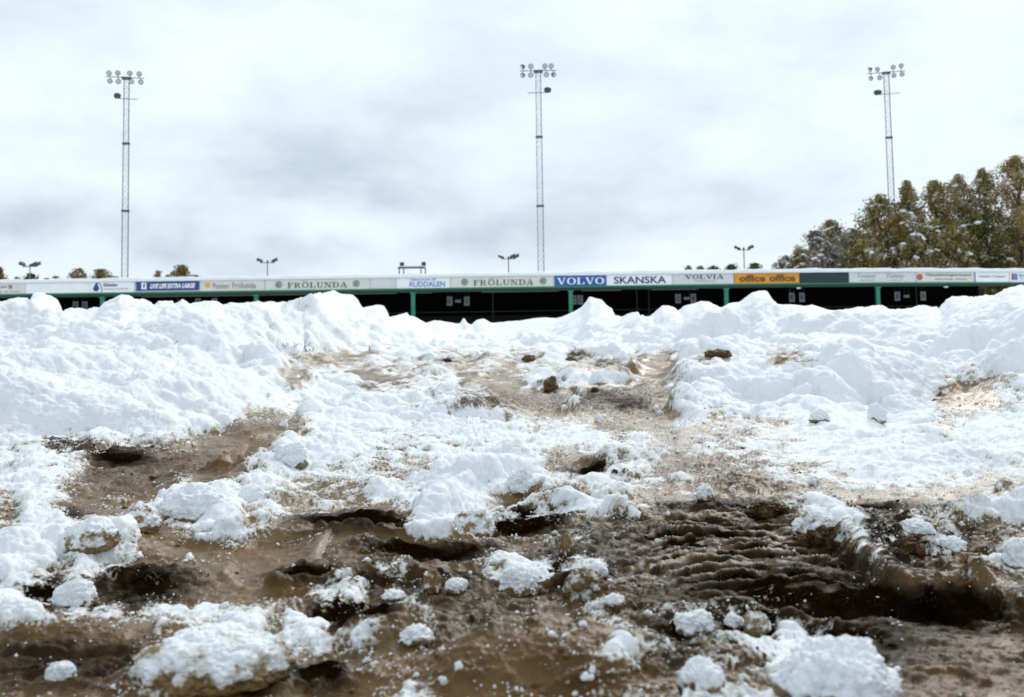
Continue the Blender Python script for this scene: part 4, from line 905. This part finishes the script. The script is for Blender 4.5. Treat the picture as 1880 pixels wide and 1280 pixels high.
def tree(cx, ty, wpx, Yd, kind, seed, label, bottom=None, n=9000, snow=1.0, leaf=.15):
    r = np.random.default_rng(seed); top = at(cx, ty, Yd); H = top.z; Rr = wpx*Yd/FPX/2
    root = empty('birch_tree' if kind in ('olive', 'rust') and H > 7 else 'tree', (top.x, Yd, 0)); tag(root, label, 'tree', 'autumn trees behind the stand')
    tr = MB(); tr.bar((0, 0, 0), (.02*H*.1, 0, H*.5), .018*H, 8, .011*H); tr.bar((.002*H, 0, H*.5), (0, 0, H*.95), .011*H, 7, .002*H)
    nb = 34; clumps = []
    zlo = .08 if H > 5 else .02
    for i in range(nb):
        f = zlo+(1-zlo)*(i+.5)/nb; a = i*2.4+r.uniform(-.4, .4)
        rad = Rr*1.5*(1.05*math.sin(math.pi*min(1, (1-f)*.62+.06))**.7)*r.uniform(.5, 1.12)
        if f > .86: rad *= .62
        base = Vector((0, 0, H*max(.05, f-.12))); tip = Vector((math.cos(a)*rad, math.sin(a)*rad, H*min(.985, f+.03)))
        mid = base.lerp(tip, .5)+Vector((0, 0, .03*H)); tr.bar(base, mid, .006*H, 5, .004*H); tr.bar(mid, tip, .004*H, 4, .001*H)
        for k in range(6):
            t_ = r.uniform(.25, 1.08); c_ = (base.lerp(mid, t_*2) if t_ < .5 else mid.lerp(tip, t_*2-1))+Vector(r.normal(0, .07*Rr+.12, 3)); clumps.append((c_, r.uniform(.5, 1.25)*(.19*Rr+.20), r.uniform(0, 1)))
    trunk = tr.build('trunk', BARK, root)
    clumps.append((Vector((0, 0, H*.965)), .18*Rr+.05, .5)); 
    K = len(clumps); cc_ = np.array([tuple(c[0]) for c in clumps]); cr_ = np.array([c[1] for c in clumps]); ct = np.array([c[2] for c in clumps])
    idx = r.integers(0, K, n); dvec = r.normal(0, 1, (n, 3)); dvec /= np.linalg.norm(dvec, axis=1)[:, None]
    pos = cc_[idx]+dvec*(cr_[idx]*r.random(n)**.45)[:, None]*np.array([1.05, 1.05, 1.15]); pos[:, 2] -= (r.random(n)**2)*cr_[idx]*.9
    over = pos[:, 2] > H; pos[over, 2] = H-(pos[over, 2]-H)*2-r.random(over.sum())*.5; pos[:, 2] = np.maximum(pos[:, 2], .1)
    pos[:, :2] *= np.clip(.25+.75*((H+.25-pos[:, 2]+r.normal(0, .35, n))/(.10*H+.3)), .22 if H > 8 else .45, 1)[:, None]
    ax1 = r.normal(0, 1, (n, 3)); ax1[:, 2] *= 1.3; ax1 /= np.linalg.norm(ax1, axis=1)[:, None]; ax2 = np.cross(ax1, r.normal(0, 1, (n, 3))); ax2 /= np.linalg.norm(ax2, axis=1)[:, None]
    sz = leaf*(.4+1.0*r.random(n))[:, None]
    V = np.stack([pos-ax1*sz, pos+ax2*sz*.45, pos+ax1*sz, pos-ax2*sz*.40+ax1*sz*.2], 1).reshape(-1, 3)
    me = bpy.data.meshes.new('crown'); me.vertices.add(4*n); me.vertices.foreach_set('co', V.astype(np.float32).reshape(-1)); me.loops.add(4*n); me.loops.foreach_set('vertex_index', np.arange(4*n, dtype=np.int32))
    me.polygons.add(n); me.polygons.foreach_set('loop_start', np.arange(0, 4*n, 4, dtype=np.int32)); me.update()
    tn = np.clip(ct[idx]*.65+r.random(n)*.45-.05, 0, 1); a_ = me.attributes.new('tone', 'FLOAT', 'POINT'); a_.data.foreach_set('value', np.repeat(tn, 4).astype(np.float32))
    me.materials.append(LM[kind]); o = bpy.data.objects.new('crown', me); C.objects.link(o); o.parent = root
    # snow lying on the upper side of the boughs: many small flattened clods
    ns = int(42*snow)
    if ns > 5:
        v, f = ico(2); P_ = []; F_ = []; kk = 0
        for k in range(ns):
            ci = r.integers(0, K); a = r.uniform(0, 6.28); L = r.uniform(.15, .8) if k % 3 else r.uniform(.1, .3); s_ = r.uniform(.04, .12)
            for q_ in range(int(3+L*9)):
                t_ = q_/(3+L*9)-.5
                q = cc_[ci]+np.array([math.cos(a)*t_*L*1.6, math.sin(a)*t_*L*1.6, cr_[ci]*.6-abs(t_)*L*.8+t_*L*.6])+r.normal(0, .045, 3)
                q[2] = min(q[2], H*.93-.8*abs(q[0])/Rr)
                w_ = s_*r.uniform(.5, 1.5); P_.append(v*np.array([w_*1.3, w_*1.3, w_*.75])*(1+.5*(r.random((len(v), 1))-.5))+q); F_.append(f+kk*len(v)); kk += 1
        me = bpy.data.meshes.new('snow_load'); me.from_pydata(np.concatenate(P_).tolist(), [], np.concatenate(F_).tolist()); me.shade_smooth(); me.materials.append(TS)
        o = bpy.data.objects.new('snow_load', me); C.objects.link(o); o.parent = root; o['kind'] = 'stuff'
TR = [
 (1866, 286, 130, 97, 'rust', 1, 'tallest rusty birch at the right picture edge', 12000), (1806, 308, 84, 99, 'olive', 1, 'tall brown-green birch left of the tallest one', 9000),
 (1757, 320, 78, 98, 'rust', 1, 'slim rusty birch in the middle of the right tree group', 9000), (1718, 331, 84, 96, 'olive', 1.4, 'snow-dusted brown birch between the slim birch and the dark spire', 9000),
 (1665, 331, 62, 95, 'olive', .8, 'dark pointed spire-shaped tree right of the right mast', 8000), (1612, 357, 92, 93, 'olive', 1.3, 'broad snowy tree at the foot of the right mast', 9000),
 (1650, 392, 110, 91, 'olive', 1.2, 'dark lower tree in front of the spire-shaped tree', 9000), (1722, 402, 120, 90.5, 'olive', 2.0, 'low tree loaded with the biggest snow clumps', 9500),
 (1800, 392, 120, 92, 'green', 1.6, 'low dark tree with snow on its boughs below the slim birches', 9500), (1872, 380, 110, 91, 'rust', 1.2, 'low rusty tree at the right picture edge', 9000),
 (1526, 404, 76, 100, 'olive', .6, 'brown-green tree at the left shoulder of the right tree group', 8000), (1496, 424, 62, 98, 'pale', 1.4, 'greyish frosted tree near the left end of the group', 8000),
 (1565, 420, 90, 95, 'pale', 1.6, 'pale twiggy frosted tree left of the right mast', 9000), (1520, 452, 90, 91, 'pale', 1.2, 'low pale frosted bush in front of the brown-green tree', 8000), (1592, 440, 90, 90, 'olive', 1.2, 'low dark tree left of the mast foot', 8000),
 (1442, 470, 60, 100, 'pale', .8, 'small pale round tree at the left tip of the group', 5000), (1472, 458, 44, 97, 'rust', .8, 'small rusty tree beside the pale round tree', 5000), (1470, 476, 60, 92, 'gold', 1.2, 'small golden bush with snow at the left foot of the group', 5000),
 (1385, 483, 50, 125, 'green', .1, 'low green treetop right under the pole lamp', 4000), (1340, 486, 54, 126, 'green', .1, 'low green treetop left of the pole lamp', 4000), (1310, 488, 36, 124, 'green', .1, 'low green treetop above the light grey board with small navy capitals', 3000),
 (1286, 489, 26, 128, 'pale', .2, 'little grey treetop, second from left above the light grey board', 2500), (1264, 488, 22, 128, 'rust', .2, 'little brownish treetop, leftmost above the light grey board', 2500),
 (-4, 489, 38, 124, 'gold', 0, 'golden treetop cut by the left picture edge', 3500), (32, 509, 20, 124, 'olive', 0, 'tiny dark treetop left of the first pole lamp', 2000), (55, 502, 34, 123, 'green', .1, 'dark treetop at the foot of the far left pole lamp', 3000),
 (86, 511, 26, 124, 'green', 0, 'tiny low treetop right of the far left pole lamp', 2000), (103, 507, 26, 125, 'pale', .1, 'small grey treetop left of the brownish pair', 2500),
 (145, 493, 46, 123, 'rust', .3, 'rusty brown treetop, left one of the pair beside the left mast', 4500), (186, 494, 58, 124, 'olive', .2, 'olive treetop, right one of the pair beside the left mast', 5000), (212, 508, 24, 122, 'rust', .1, 'small low treetop touching the left mast', 2000),
 (254, 511, 24, 126, 'pale', .1, 'tiny grey treetop just right of the left mast', 1800), (290, 498, 15, 122, 'rust', .1, 'thin pointed treetop left of the golden one', 2000), (308, 505, 12, 122, 'olive', .1, 'tiny thin treetop left beside the golden one', 1500),
 (334, 487, 44, 122, 'gold', .2, 'golden treetop above the dark blue board', 4500), (358, 506, 32, 123, 'gold', .1, 'low golden treetop right above the dark blue board', 2500), (320, 497, 22, 121, 'olive', .1, 'narrow olive treetop leaning on the golden one', 2500),
 (1935, 300, 110, 100, 'rust', 1, 'rusty birch just beyond the right picture edge', 7000)]
for k, (cx, ty, w, Yd, kind, sn, lab, n) in enumerate(TR):
    tree(cx, ty, w, Yd, kind, 300+k, lab, n=int(n*1.6), snow=sn, leaf=.125 if Yd < 110 else .15)
# overgrown bank seen past the open end of the stand
hb = MB(); x0 = ray(1790, 540)[0]*86
n_ = 30
for i in range(n_+1):
    t = i/n_
    for j, (dy, h) in enumerate(((0, 0), (2.0, .6), (4, 1.0), (6, 1.0))):
        hh = (2.9*sstep(0, .75, t))*h+.1*math.sin(i*1.9+j); hb.v.append((x0+t*14+.3*math.sin(j*3+i), 83+dy, hh if h else -.05))
for i in range(n_):
    for j in range(3): hb.f.append((i*4+j, (i+1)*4+j, (i+1)*4+j+1, i*4+j+1))
tag(hb.build('hill', M['tan'], None, True), kind='structure')
print('verts', len(ground.data.vertices))
